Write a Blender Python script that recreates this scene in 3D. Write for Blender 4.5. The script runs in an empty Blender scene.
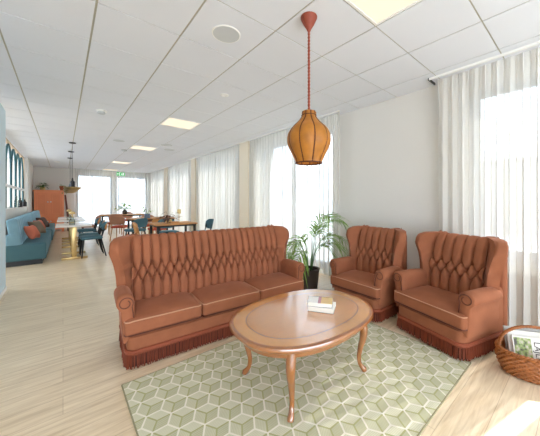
import bpy, bmesh, math, random
import numpy as np
from mathutils import Vector, Matrix, noise as mnoise

random.seed(7)
S = bpy.context.scene
COL = S.collection
PI = math.pi

# ------------------------------------------------------------------ camera, world, sun, exposure
CAM_H = 1.30
CEIL = 2.765
cam_d = bpy.data.cameras.new('camera')
cam = bpy.data.objects.new('camera', cam_d)
COL.objects.link(cam)
cam.location = (0, 0, CAM_H)
cam.rotation_euler = (PI / 2, 0, -0.7115)
cam_d.sensor_width = 36.0
cam_d.lens = 259.8 / 540 * 36.0
cam_d.shift_x = -17 / 540
cam_d.shift_y = -17 / 540
cam_d.clip_start = 0.05
S.camera = cam

world = bpy.data.worlds.new('daylight')
S.world = world
world.use_nodes = True
bg = world.node_tree.nodes['Background']
bg.inputs['Color'].default_value = (0.75, 0.87, 1.0, 1)
bg.inputs['Strength'].default_value = 4.5

sun_d = bpy.data.lights.new('sun', 'SUN')
sun_d.energy = 6.0
sun_d.angle = 0.01
sun_d.color = (1.0, 0.94, 0.84)
sun = bpy.data.objects.new('sun', sun_d)
COL.objects.link(sun)
sun_dir = Vector((-0.86, 0.20, -0.80))
sun.rotation_euler = sun_dir.to_track_quat('-Z', 'Y').to_euler()

S.view_settings.view_transform = 'Standard'
S.view_settings.look = 'None'
S.view_settings.exposure = 0.72
S.view_settings.gamma = 1.0
S.view_settings.use_curve_mapping = False
S.cycles.max_bounces = 12
S.cycles.diffuse_bounces = 8
S.cycles.transparent_max_bounces = 16
S.cycles.sample_clamp_indirect = 6.0
S.cycles.use_denoising = True

# ------------------------------------------------------------------ materials
def srgb(r, g, b):
    f = lambda c: (c / 255 / 12.92) if c / 255 <= 0.04045 else ((c / 255 + 0.055) / 1.055) ** 2.4
    return (f(r), f(g), f(b), 1.0)


def mat(name, col, rough=0.6, metal=0.0, var=0.08, scale=12.0, bump=0.0, bscale=60.0, sheen=0.0, coat=0.0,
        emit=None, estr=0.0, stretch=(1, 1, 1), spec=0.5, sub=0.0):
    m = bpy.data.materials.new(name)
    m.use_nodes = True
    nt = m.node_tree
    p = nt.nodes['Principled BSDF']
    tc = nt.nodes.new('ShaderNodeTexCoord')
    mp = nt.nodes.new('ShaderNodeMapping')
    mp.inputs['Scale'].default_value = stretch
    nt.links.new(tc.outputs['Object'], mp.inputs['Vector'])
    nz = nt.nodes.new('ShaderNodeTexNoise')
    nz.inputs['Scale'].default_value = scale
    nz.inputs['Detail'].default_value = 4
    nt.links.new(mp.outputs['Vector'], nz.inputs['Vector'])
    mx = nt.nodes.new('ShaderNodeMix')
    mx.data_type = 'RGBA'
    c = np.array(col[:3])
    mx.inputs['A'].default_value = (*np.clip(c * (1 - var), 0, 1), 1)
    mx.inputs['B'].default_value = (*np.clip(c * (1 + var), 0, 1), 1)
    nt.links.new(nz.outputs['Fac'], mx.inputs['Factor'])
    nt.links.new(mx.outputs['Result'], p.inputs['Base Color'])
    p.inputs['Roughness'].default_value = rough
    p.inputs['Metallic'].default_value = metal
    p.inputs['Specular IOR Level'].default_value = spec
    if sheen:
        p.inputs['Sheen Weight'].default_value = sheen
        p.inputs['Sheen Roughness'].default_value = 0.3
        p.inputs['Sheen Tint'].default_value = (*np.clip(c * 1.6 + 0.15, 0, 1), 1)
    if coat:
        p.inputs['Coat Weight'].default_value = coat
        p.inputs['Coat Roughness'].default_value = 0.13
        p.inputs['Coat IOR'].default_value = 2.4
    if emit:
        p.inputs['Emission Color'].default_value = emit
        p.inputs['Emission Strength'].default_value = estr
    if bump:
        n2 = nt.nodes.new('ShaderNodeTexNoise')
        n2.inputs['Scale'].default_value = bscale
        n2.inputs['Detail'].default_value = 3
        nt.links.new(mp.outputs['Vector'], n2.inputs['Vector'])
        b = nt.nodes.new('ShaderNodeBump')
        b.inputs['Strength'].default_value = bump
        b.inputs['Distance'].default_value = 0.004
        nt.links.new(n2.outputs['Fac'], b.inputs['Height'])
        nt.links.new(b.outputs['Normal'], p.inputs['Normal'])
    return m


M = {}
M['wall'] = mat('white_paint', srgb(218, 214, 207), 0.9, var=0.015, scale=2, bump=0.05, bscale=200)
M['ceil'] = mat('ceiling_tile', srgb(224, 226, 231), 0.95, var=0.012, scale=5, bump=0.08, bscale=300)
M['grid'] = mat('ceiling_grid', srgb(178, 173, 156), 0.7, var=0.01)
M['white'] = mat('white_lacquer', srgb(238, 237, 233), 0.45, var=0.01)
M['pillar'] = mat('cream_plaster', srgb(232, 220, 198), 0.9, var=0.02, scale=3)
M['blue'] = mat('pale_blue_paint', srgb(202, 220, 230), 0.8, var=0.02, scale=3)
M['frame'] = mat('grey_aluminium', srgb(104, 120, 140), 0.5, var=0.02)
M['velvet'] = mat('terracotta_velvet', srgb(150, 92, 64), 0.85, var=0.28, scale=6, bump=0.12, bscale=90, sheen=0.6, spec=0.2)
M['velvetseamshade'] = mat('velvet_seam_shade', srgb(96, 50, 34), 0.85, var=0.1)  # darkened velvet: shade line under cushions and along arm scrolls put into colour
M['velvetpipelight'] = mat('velvet_piping_highlight', srgb(196, 146, 116), 0.8, var=0.06, sheen=0.2, spec=0.2)  # same velvet, with the highlight on the piping put into a paler colour
M['fringe'] = mat('russet_fringe', srgb(122, 52, 24), 0.7, var=0.5, scale=1, stretch=(120, 120, 3))
M['fringedark'] = mat('russet_fringe_backing', srgb(58, 26, 17), 0.8)
M['braid'] = mat('russet_braid', srgb(140, 66, 38), 0.7, var=0.15, scale=90, sheen=0.3)
M['cherry'] = mat('cherry_wood', srgb(152, 86, 30), 0.28, var=0.22, scale=5, stretch=(1, 9, 3), coat=0.8)
M['veneer'] = mat('cherry_veneer', srgb(202, 134, 62), 0.2, var=0.12, scale=6, stretch=(10, 1.2, 1), coat=1.0)
M['veneer2'] = mat('cherry_veneer_field', srgb(194, 124, 56), 0.2, var=0.12, scale=6, stretch=(1.2, 12, 1), coat=1.0)
M['inlay'] = mat('dark_inlay', srgb(120, 66, 34), 0.3, var=0.1, coat=0.8)
M['leather'] = mat('amber_leather', srgb(166, 104, 28), 0.55, var=0.45, scale=14, bump=0.15, bscale=50)
M['stitch'] = mat('dark_stitching', srgb(88, 46, 22), 0.8, var=0.2)
M['redleather'] = mat('red_leather', srgb(140, 62, 40), 0.6, var=0.2, scale=40, bump=0.1)
M['brass'] = mat('brass', srgb(204, 176, 122), 0.28, metal=1.0, var=0.1, scale=8)
M['black'] = mat('black_metal', srgb(32, 32, 34), 0.45, var=0.1)
M['teal'] = mat('teal_velvet', srgb(70, 108, 120), 0.85, var=0.14, scale=8, sheen=0.5)
M['bench'] = mat('blue_velvet', srgb(122, 160, 176), 0.85, var=0.14, scale=6, sheen=0.5)
M['benchdark'] = mat('petrol_seat_velvet', srgb(70, 108, 118), 0.85, var=0.12, scale=6, sheen=0.4)
M['marble'] = mat('white_marble', srgb(228, 224, 216), 0.25, var=0.06, scale=5)
M['oak'] = mat('oak', srgb(196, 140, 84), 0.5, var=0.15, scale=8, stretch=(1, 8, 1))
M['palewood'] = mat('pale_wood', srgb(214, 190, 160), 0.6, var=0.1, scale=8)
M['tan'] = mat('tan_ply', srgb(176, 124, 96), 0.55, var=0.1, scale=6)
M['redseat'] = mat('red_seat', srgb(190, 84, 60), 0.8, var=0.1)
M['pink'] = mat('terracotta_paint', srgb(240, 152, 106), 0.6, var=0.04, scale=4)
M['pinkdark'] = mat('terracotta_paint_panel', srgb(234, 144, 100), 0.6, var=0.04, scale=4)
M['leaf'] = mat('palm_leaf', srgb(126, 160, 70), 0.5, var=0.35, scale=9)
M['leafdark'] = mat('dark_leaf', srgb(70, 112, 52), 0.5, var=0.3, scale=9)
M['leafpurple'] = mat('burgundy_leaf', srgb(96, 62, 52), 0.5, var=0.4, scale=9)
M['pot'] = mat('dark_pot', srgb(62, 48, 40), 0.6, var=0.25, scale=12, bump=0.2, bscale=30)
M['terracotta'] = mat('terracotta_pot', srgb(176, 96, 64), 0.8, var=0.15)
M['soil'] = mat('soil', srgb(58, 42, 32), 0.95, var=0.3, scale=60)
M['wicker'] = mat('wicker', srgb(150, 88, 40), 0.45, var=0.55, scale=45, bump=0.3, bscale=120)
M['paper'] = mat('newsprint', srgb(226, 222, 214), 0.8, var=0.05, scale=10)
M['greyprint'] = mat('grey_print', srgb(176, 174, 170), 0.8, var=0.2, scale=30)
M['ink'] = mat('ink', srgb(64, 50, 42), 0.8, var=0.1)
M['pages'] = mat('book_pages', srgb(236, 230, 218), 0.85, var=0.05, scale=4, stretch=(1, 1, 120))
M['bookwhite'] = mat('white_cover', srgb(235, 232, 228), 0.35, var=0.03)
M['bookpink'] = mat('pink_cover', srgb(176, 110, 122), 0.35, var=0.1)
M['bookyellow'] = mat('yellow_cover', srgb(222, 186, 118), 0.35, var=0.1)
M['bookgrey'] = mat('grey_cover', srgb(84, 80, 80), 0.35, var=0.1)
M['cushionorange'] = mat('orange_cushion', srgb(198, 108, 82), 0.85, var=0.1, sheen=0.3)
M['cushionbrown'] = mat('brown_cushion', srgb(124, 106, 86), 0.85, var=0.12, sheen=0.3)
M['cushiondark'] = mat('dark_brown_cushion', srgb(84, 62, 52), 0.85, var=0.12, sheen=0.3)
M['screen'] = mat('dark_teal_metal', srgb(44, 92, 100), 0.5, var=0.1)
M['green'] = mat('exit_green', srgb(40, 170, 80), 0.5, var=0.03, emit=srgb(40, 190, 90), estr=0.35)
M['signwhite'] = mat('sign_white', srgb(235, 240, 235), 0.5, var=0.01, emit=srgb(235, 245, 235), estr=0.35)
M['panel'] = mat('lit_diffuser', srgb(110, 104, 92), 0.6, var=0.0, emit=srgb(255, 238, 212), estr=0.62)
M['bulb'] = mat('lit_bulb', srgb(255, 244, 225), 0.6, var=0.0, emit=srgb(255, 240, 210), estr=3.0)
M['speaker'] = mat('speaker_grille', srgb(200, 203, 203), 0.6, var=0.03)
M['darkwood'] = mat('dark_red_wood', srgb(110, 58, 44), 0.5, var=0.2)
M['concrete'] = mat('pale_render', srgb(150, 148, 144), 0.9, var=0.03, scale=1)
M['grass'] = mat('ground_paving', srgb(200, 200, 196), 0.9, var=0.05, scale=1)


def glass_mat(name, tint=(0.96, 0.98, 1, 1)):
    m = bpy.data.materials.new(name)
    m.use_nodes = True
    nt = m.node_tree
    nt.nodes.clear()
    o = nt.nodes.new('ShaderNodeOutputMaterial')
    t = nt.nodes.new('ShaderNodeBsdfTransparent')
    t.inputs['Color'].default_value = tint
    g = nt.nodes.new('ShaderNodeBsdfGlossy')
    g.inputs['Roughness'].default_value = 0.02
    fr = nt.nodes.new('ShaderNodeFresnel')
    fr.inputs['IOR'].default_value = 1.25
    mx = nt.nodes.new('ShaderNodeMixShader')
    nt.links.new(fr.outputs[0], mx.inputs[0])
    nt.links.new(t.outputs[0], mx.inputs[1])
    nt.links.new(g.outputs[0], mx.inputs[2])
    nt.links.new(mx.outputs[0], o.inputs[0])
    return m


M['glass'] = glass_mat('window_glass')
M['bottle'] = glass_mat('clear_bottle_glass', (0.8, 0.85, 0.82, 1))


def sheer_mat():
    m = bpy.data.materials.new('sheer_voile')
    m.use_nodes = True
    nt = m.node_tree
    nt.nodes.clear()
    o = nt.nodes.new('ShaderNodeOutputMaterial')
    t = nt.nodes.new('ShaderNodeBsdfTransparent')
    tl = nt.nodes.new('ShaderNodeBsdfTranslucent')
    df = nt.nodes.new('ShaderNodeBsdfDiffuse')
    tc = nt.nodes.new('ShaderNodeTexCoord')
    mp = nt.nodes.new('ShaderNodeMapping')
    mp.inputs['Scale'].default_value = (1, 1, 0.3)
    nz = nt.nodes.new('ShaderNodeTexNoise')
    nz.inputs['Scale'].default_value = 300
    nt.links.new(tc.outputs['Object'], mp.inputs[0])
    nt.links.new(mp.outputs[0], nz.inputs['Vector'])
    mr = nt.nodes.new('ShaderNodeMapRange')
    lw = nt.nodes.new('ShaderNodeLayerWeight')       # a sheer weave is denser seen edge-on
    lw.inputs['Blend'].default_value = 0.45
    mr.inputs['To Min'].default_value = 0.34
    mr.inputs['To Max'].default_value = -0.14
    ad = nt.nodes.new('ShaderNodeMath')
    ad.operation = 'MULTIPLY_ADD'
    ad.inputs[1].default_value = 0.25
    nt.links.new(nz.outputs['Fac'], ad.inputs[0])
    nt.links.new(lw.outputs['Facing'], ad.inputs[2])
    nt.links.new(ad.outputs[0], mr.inputs['Value'])
    c = srgb(228, 225, 218)
    tl.inputs['Color'].default_value = c
    df.inputs['Color'].default_value = c
    a = nt.nodes.new('ShaderNodeMixShader')
    a.inputs[0].default_value = 0.88
    nt.links.new(tl.outputs[0], a.inputs[1])
    nt.links.new(df.outputs[0], a.inputs[2])
    b = nt.nodes.new('ShaderNodeMixShader')
    nt.links.new(mr.outputs[0], b.inputs[0])
    nt.links.new(a.outputs[0], b.inputs[1])
    nt.links.new(t.outputs[0], b.inputs[2])
    nt.links.new(b.outputs[0], o.inputs[0])
    return m


M['sheer'] = sheer_mat()


def floor_mat():
    m = bpy.data.materials.new('oak_plank_floor')
    m.use_nodes = True
    nt = m.node_tree
    p = nt.nodes['Principled BSDF']
    tc = nt.nodes.new('ShaderNodeTexCoord')
    br = nt.nodes.new('ShaderNodeTexBrick')
    br.offset = 0.37
    br.inputs['Color1'].default_value = srgb(240, 221, 192)
    br.inputs['Color2'].default_value = srgb(230, 209, 178)
    br.inputs['Mortar'].default_value = srgb(206, 182, 150)
    br.inputs['Scale'].default_value = 1.0
    br.inputs['Mortar Size'].default_value = 0.0018
    br.inputs['Brick Width'].default_value = 1.6
    br.inputs['Row Height'].default_value = 0.19
    nt.links.new(tc.outputs['Object'], br.inputs['Vector'])
    mp = nt.nodes.new('ShaderNodeMapping')
    mp.inputs['Scale'].default_value = (1.2, 16, 1)
    nt.links.new(tc.outputs['Object'], mp.inputs[0])
    nz = nt.nodes.new('ShaderNodeTexNoise')
    nz.inputs['Scale'].default_value = 2.2
    nz.inputs['Detail'].default_value = 6
    nz.inputs['Roughness'].default_value = 0.62
    nz.inputs['Distortion'].default_value = 0.6
    nt.links.new(mp.outputs[0], nz.inputs['Vector'])
    rp = nt.nodes.new('ShaderNodeValToRGB')
    rp.color_ramp.elements[0].position = 0.3
    rp.color_ramp.elements[0].color = (0.78, 0.71, 0.60, 1)
    rp.color_ramp.elements[1].position = 0.62
    rp.color_ramp.elements[1].color = (1.06, 1.06, 1.05, 1)
    nt.links.new(nz.outputs['Fac'], rp.inputs[0])
    mx = nt.nodes.new('ShaderNodeMix')
    mx.data_type = 'RGBA'
    mx.blend_type = 'MULTIPLY'
    mx.inputs['Factor'].default_value = 0.9
    nt.links.new(br.outputs['Color'], mx.inputs['A'])
    nt.links.new(rp.outputs['Color'], mx.inputs['B'])
    nt.links.new(mx.outputs['Result'], p.inputs['Base Color'])
    p.inputs['Roughness'].default_value = 0.32
    p.inputs['Specular IOR Level'].default_value = 0.8
    return m


M['floor'] = floor_mat()

# ------------------------------------------------------------------ helpers
def link(name, verts, faces, m, parent=None, smooth=False, mis=None, auto=None):
    me = bpy.data.meshes.new(name)
    me.from_pydata([tuple(map(float, v)) for v in verts], [], [tuple(map(int, f)) for f in faces])
    for mm in (m if isinstance(m, (list, tuple)) else [m]):
        me.materials.append(mm)
    if mis is not None:
        me.polygons.foreach_set('material_index', list(map(int, mis)))
    if smooth:
        me.polygons.foreach_set('use_smooth', [True] * len(me.polygons))
    me.update()
    if smooth and auto:
        me.set_sharp_from_angle(angle=math.radians(auto))
    o = bpy.data.objects.new(name, me)
    COL.objects.link(o)
    if parent is not None:
        o.parent = parent
    return o


def link_bm(name, bm, m, parent=None, smooth=False, auto=None):
    bmesh.ops.recalc_face_normals(bm, faces=bm.faces[:])
    me = bpy.data.meshes.new(name)
    bm.to_mesh(me)
    bm.free()
    for mm in (m if isinstance(m, (list, tuple)) else [m]):
        me.materials.append(mm)
    if smooth:
        me.polygons.foreach_set('use_smooth', [True] * len(me.polygons))
        if auto:
            me.set_sharp_from_angle(angle=math.radians(auto))
    o = bpy.data.objects.new(name, me)
    COL.objects.link(o)
    if parent is not None:
        o.parent = parent
    return o


def tag(o, label=None, cat=None, group=None, kind=None):
    if label: o['label'] = label
    if cat: o['category'] = cat
    if group: o['group'] = group
    if kind: o['kind'] = kind
    return o


def empty(name, loc=(0, 0, 0), rz=0.0, label=None, cat=None, group=None):
    o = bpy.data.objects.new(name, None)
    o.empty_display_size = 0.1
    COL.objects.link(o)
    o.location = loc
    o.rotation_euler = (0, 0, rz)
    return tag(o, label, cat, group)


def copy_tree(o, parent=None):
    c = o.copy()
    COL.objects.link(c)
    if parent is not None:
        c.parent = parent
    for ch in [x for x in o.children]:
        copy_tree(ch, c)
    return c


class MB:
    """collects shapes into one mesh"""
    def __init__(s):
        s.v, s.f, s.mi = [], [], []

    def add(s, v, f, mi=0, mtx=None):
        b = len(s.v)
        if mtx is not None:
            v = [mtx @ Vector(map(float, p)) for p in v]
        s.v += [tuple(map(float, p)) for p in v]
        s.f += [tuple(int(i) + b for i in q) for q in f]
        s.mi += [mi] * len(f)
        return s

    def box(s, lo, hi, mi=0, mtx=None):
        x0, y0, z0 = lo
        x1, y1, z1 = hi
        v = [(x0, y0, z0), (x1, y0, z0), (x1, y1, z0), (x0, y1, z0), (x0, y0, z1), (x1, y0, z1), (x1, y1, z1), (x0, y1, z1)]
        f = [(0, 3, 2, 1), (4, 5, 6, 7), (0, 1, 5, 4), (1, 2, 6, 5), (2, 3, 7, 6), (3, 0, 4, 7)]
        return s.add(v, f, mi, mtx)

    def tube(s, pts, rad, n=10, mi=0, closed=False, caps=True, flat=1.0):
        pts = [Vector(p) for p in pts]
        N = len(pts)
        if not hasattr(rad, '__len__'):
            rad = [rad] * N
        v, f = [], []
        prev = None
        for i, p in enumerate(pts):
            if closed:
                t = pts[(i + 1) % N] - pts[i - 1]
            else:
                t = pts[min(i + 1, N - 1)] - pts[max(i - 1, 0)]
            t.normalize()
            if prev is None:
                a = Vector((0, 0, 1)) if abs(t.z) < 0.9 else Vector((1, 0, 0))
                u = t.cross(a).normalized()
            else:
                u = (prev - t * prev.dot(t)).normalized()
            prev = u
            w = t.cross(u)
            for k in range(n):
                an = 2 * PI * k / n
                v.append(p + u * math.cos(an) * rad[i] + w * math.sin(an) * rad[i] * flat)
        rng = N if closed else N - 1
        for i in range(rng):
            j = (i + 1) % N
            for k in range(n):
                k2 = (k + 1) % n
                f.append((i * n + k, i * n + k2, j * n + k2, j * n + k))
        if caps and not closed:
            f.append(tuple(range(n - 1, -1, -1)))
            f.append(tuple((N - 1) * n + k for k in range(n)))
        return s.add(v, f, mi)

    def lathe(s, prof, n=32, mi=0, center=(0, 0), sx=1.0, sy=1.0, cap0=True, cap1=True, power=2.0):
        v, f = [], []
        for r, z in prof:
            for k in range(n):
                a = 2 * PI * k / n
                c, q = math.cos(a), math.sin(a)
                if power != 2.0:
                    e = 2.0 / power
                    c = math.copysign(abs(c) ** e, c)
                    q = math.copysign(abs(q) ** e, q)
                v.append((center[0] + r * sx * c, center[1] + r * sy * q, z))
        for i in range(len(prof) - 1):
            for k in range(n):
                k2 = (k + 1) % n
                f.append((i * n + k, i * n + k2, (i + 1) * n + k2, (i + 1) * n + k))
        if cap0: f.append(tuple(range(n - 1, -1, -1)))
        if cap1: f.append(tuple((len(prof) - 1) * n + k for k in range(n)))
        return s.add(v, f, mi)

    def rbox(s, c, h, r, crown=0.0, n=6, nr=4, mi=0, mtx=None):
        """rounded box; crown lifts the middle of the top"""
        h = np.array(h, float)
        c = np.array(c, float)
        def samp(H):
            rr = min(r, H * 0.999)
            e = [H - rr * (1 - math.tan(PI / 4 * i / nr)) if False else (H - rr) + rr * math.tan(PI / 4 * i / nr) for i in range(1, nr + 1)]
            mid = list(np.linspace(-(H - rr), H - rr, n + 1))
            return np.array([-x for x in reversed(e)] + mid + e)
        V, F = [], []
        for ax in range(3):
            a, b = [(1, 2), (2, 0), (0, 1)][ax]
            A, B = samp(h[a]), samp(h[b])
            for sg in (-1, 1):
                base = len(V)
                for x in A:
                    for y in B:
                        p = np.zeros(3)
                        p[a], p[b], p[ax] = x, y, sg * h[ax]
                        rr = np.minimum(r, h * 0.999)
                        q = np.clip(p, -(h - rr), h - rr)
                        d = p - q
                        L = np.linalg.norm(d)
                        if L > 1e-9:
                            p = q + d / L * min(r, h.min() * 0.999)
                        if crown:
                            k = max(0, 1 - (p[0] / h[0]) ** 4) * max(0, 1 - (p[1] / h[1]) ** 4)
                            p[2] += crown * k * (p[2] + h[2]) / (2 * h[2])
                        V.append(p + c)
                nb = len(B)
                for i in range(len(A) - 1):
                    for j in range(nb - 1):
                        q = (base + i * nb + j, base + (i + 1) * nb + j, base + (i + 1) * nb + j + 1, base + i * nb + j + 1)
                        F.append(q if sg > 0 else q[::-1])
        return s.add(V, F, mi, mtx)

    def build(s, name, m, parent=None, smooth=False, auto=None, weld=False):
        if weld:
            bm = bmesh.new()
            vs = [bm.verts.new(p) for p in s.v]
            for q, mi in zip(s.f, s.mi):
                try:
                    fc = bm.faces.new([vs[i] for i in q])
                    fc.material_index = mi
                except ValueError:
                    pass
            bmesh.ops.remove_doubles(bm, verts=bm.verts[:], dist=1e-4)
            return link_bm(name, bm, m, parent, smooth, auto)
        return link(name, s.v, s.f, m, parent, smooth, s.mi, auto)


def box_obj(name, lo, hi, m, parent=None, bevel=0.0):
    if bevel:
        bm = bmesh.new()
        bmesh.ops.create_cube(bm, size=1)
        for v in bm.verts:
            v.co = Vector([lo[i] + (v.co[i] + 0.5) * (hi[i] - lo[i]) for i in range(3)])
        bmesh.ops.bevel(bm, geom=bm.edges[:], offset=bevel, segments=3, affect='EDGES', profile=0.5)
        return link_bm(name, bm, m, parent, True, 40)
    return MB().box(lo, hi).build(name, m, parent)


# ------------------------------------------------------------------ setting
WX = 3.57           # window wall inner face
FY = 15.25          # far wall
f = box_obj('floor', (-4.2, -3.2, -0.1), (WX + 0.35, FY + 0.3, 0.0), M['floor'])
tag(f, kind='structure')

TX, TY, T = 0.1888, 2.3668, 0.6
lights_cells = [(2, -3), (2, 4), (2, 9), (2, 15), (2, 20)]
cb = MB()
cb.box((-4.2, -3.2, CEIL + 0.006), (WX + 0.35, FY + 0.3, CEIL + 0.12), 1)
for i in range(-8, 7):
    for j in range(-10, 23):
        if (i, j) in lights_cells:
            continue
        x0, x1 = TX + i * T + 0.0075, TX + (i + 1) * T - 0.0075
        y0, y1 = TY + j * T + 0.006, TY + (j + 1) * T - 0.006
        x0, x1 = max(x0, -4.2), min(x1, WX)
        y0, y1 = max(y0, -3.2), min(y1, FY)
        if x1 - x0 < 0.02 or y1 - y0 < 0.02:
            continue
        cb.box((x0, y0, CEIL), (x1, y1, CEIL + 0.008), 0)
c = cb.build('ceiling', [M['ceil'], M['grid']])
tag(c, kind='structure')

# window wall: openings (y0, y1, sill, head)
opens = [(-1.55, 0.93, 0.66, 2.60), (2.92, 5.25, 0.06, 2.62), (5.98, 8.62, 0.06, 2.62), (9.32, 11.78, 0.06, 2.62), (12.5, 14.9, 0.06, 2.62)]
wb = MB()
ys = -3.2
for (a, b, s0, h0) in opens:
    wb.box((WX, ys, 0), (WX + 0.28, a, CEIL + 0.1))
    wb.box((WX, a, 0), (WX + 0.28, b, s0))
    wb.box((WX, a, h0), (WX + 0.28, b, CEIL + 0.1))
    ys = b
wb.box((WX, ys, 0), (WX + 0.28, FY + 0.3, CEIL + 0.1))
tag(wb.build('wall_right', M['wall']), kind='structure')
pb = MB()
for (a, b) in [(5.42, 5.84), (8.78, 9.16), (11.95, 12.4)]:
    pb.box((3.42, a, 0), (WX + 0.01, b, CEIL))
tag(pb.build('trim_1', M['pillar']), kind='structure')

for k, (a, b, s0, h0) in enumerate(opens):
    w = empty('window_%d' % (k + 1), (WX + 0.12, (a + b) / 2, s0))
    tag(w, kind='structure')
    hw, hh = (b - a) / 2, h0 - s0
    fb = MB()
    t = 0.10
    fb.box((0, -hw, 0), (0.07, -hw + t, hh)).box((0, hw - t, 0), (0.07, hw, hh))
    fb.box((0, -hw, 0), (0.07, hw, t)).box((0, -hw, hh - t), (0.07, hw, hh))
    if k:
        fb.box((0.005, -0.05, t), (0.065, 0.05, hh - t))
    fb.build('window_frame', M['frame'], w)
    MB().box((0.03, -hw + t, t), (0.036, hw - t, hh - t)).build('window_pane', M['glass'], w)
    sl = MB().box((-0.17, -hw, -0.025), (0.0, hw, 0.0))
    sl.build('window_sill', M['frame'] if k == 0 else M['white'], w)

# far wall, with two wide windows behind the curtains
fw = MB()
fo = [(0.46, 1.84), (1.96, 3.4)]
xs = -4.2
for (a, b) in fo:
    fw.box((xs, FY, 0), (a, FY + 0.28, CEIL + 0.1))
    fw.box((a, FY, 2.55), (b, FY + 0.28, CEIL + 0.1))
    xs = b
fw.box((xs, FY, 0), (WX + 0.28, FY + 0.28, CEIL + 0.1))
tag(fw.build('wall_back', M['wall']), kind='structure')
for k, (a, b) in enumerate(fo):
    w = empty('window_%d' % (k + 6), ((a + b) / 2, FY + 0.12, 0.0))
    tag(w, kind='structure')
    hw = (b - a) / 2
    fb = MB()
    for lo, hi in [((-hw, 0, 0), (-hw + .08, .07, 2.55)), ((hw - .08, 0, 0), (hw, .07, 2.55)), ((-hw, 0, 0), (hw, .07, .1)), ((-hw, 0, 2.47), (hw, .07, 2.55))]:
        fb.box(lo, hi)
    fb.build('window_frame', M['frame'], w)
    MB().box((-hw + .08, .03, .1), (hw - .08, .036, 2.47)).build('window_pane', M['glass'], w)

# left side: low wall with sill below the open screen, column, wall beyond
lb = MB()
lb.box((-1.25, 7.7, 0), (-0.90, 12.25, 1.13))
lb.box((-1.10, 12.25, 0), (-0.89, 13.0, CEIL))
lb.box((-4.2, 13.0, 0), (-0.95, FY, CEIL))
lb.box((-4.35, -3.2, 0), (-4.2, 7.0, CEIL))
lb.box((-4.35, 7.0, 2.55), (-4.2, 13.0, CEIL)).box((-4.35, 7.0, 0), (-4.2, 13.0, 0.2))  # opening behind the screen, added to light the far end of the room
tag(lb.build('wall_left', M['wall']), kind='structure')
fw2 = MB()                                   # wall behind the camera, with a wide opening added to let in fill light
fw2.box((-4.35, -3.35, 0), (-3.9, -3.2, CEIL)).box((3.3, -3.35, 0), (WX + 0.28, -3.2, CEIL))
fw2.box((-3.9, -3.35, 2.15), (3.3, -3.2, CEIL)).box((-3.9, -3.35, 0), (3.3, -3.2, 0.1))
tag(fw2.build('wall_front', M['wall']), kind='structure')
bw = MB().box((-0.78, 2.6, 0), (-0.635, 5.56, 2.61))
tag(bw.build('wall_partition', M['blue']), kind='structure')
tag(MB().box((-0.79, 2.59, 0), (-0.625, 5.57, 0.055)).build('baseboard_partition', M['white']), kind='structure')
# curtain track profiles (white, dark open end)
tr = MB()
tr.box((3.300, -1.9, CEIL - 0.022), (3.325, 1.24, CEIL), 0)
tr.box((3.300, 1.24, CEIL - 0.024), (3.50, 1.252, CEIL - 0.0), 1)
tag(tr.build('trim_2', [M['white'], M['black']]), kind='structure')
tr = MB()
tr.box((3.36, 2.62, CEIL - 0.02), (3.385, FY, CEIL), 0)
tag(tr.build('trim_3', [M['white'], M['black']]), kind='structure')

# outside: paving and a low neighbouring building
tag(box_obj('ground', (WX + 0.35, -30, -0.3), (60, 60, -0.12), M['grass']), kind='structure')
nb = empty('neighbouring_building', (14, 0, -0.12), 0, 'low pale rendered building outside the window behind the right armchair', 'building')
MB().box((0, -10, 0), (6, 6, 3.15)).build('wall', M['concrete'], nb)
MB().box((-0.15, -10.15, 3.15), (6.15, 6.15, 3.3)).build('roof_edge', M['white'], nb)

# ------------------------------------------------------------------ curtains
def curtain(y0, y1, x, ztop, zbot, seed, per=0.105, amp=0.03, axis='y', name='curtain'):
    rnd = random.Random(seed)
    n = max(30, int((y1 - y0) / 0.0065))
    nz = 14
    ph = rnd.random() * 6
    vs, fs = [], []
    for j in range(nz + 1):
        q = j / nz
        z = ztop + (zbot - ztop) * q
        for i in range(n + 1):
            y = y0 + (y1 - y0) * i / n
            w1 = mnoise.noise(Vector((y * 2.3, seed * 3.1, 0.0))) * 2.2
            w2 = mnoise.noise(Vector((y * 6, seed * 1.7, q * 1.2)))
            a = amp * (0.35 + 0.65 * min(1, q * 4)) * (0.85 + 0.45 * mnoise.noise(Vector((y * 3.1, seed, q * 0.8))))
            d = a * math.sin(2 * PI * y / per + ph + w1 + 0.5 * q * w2) + 0.010 * w2 * q
            d += 0.006 * math.sin(2 * PI * y / (per * 0.37) + 2 * w1) * (1 - q * 0.5)
            th = 2 * PI * y / per + ph + w1 + 0.5 * q * w2
            yy = y + per * (0.15 + 0.06 * w2) * math.sin(2 * th) * min(1, 0.4 + q * 3)
            yy = min(max(yy, y0), y1)
            vs.append((x + d, yy, z) if axis == 'y' else (yy, x + d, z))
    for j in range(nz):
        for i in range(n):
            a = j * (n + 1) + i
            fs.append((a, a + 1, a + n + 2, a + n + 1))
    return link(name, vs, fs, M['sheer'], None, True)


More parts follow.
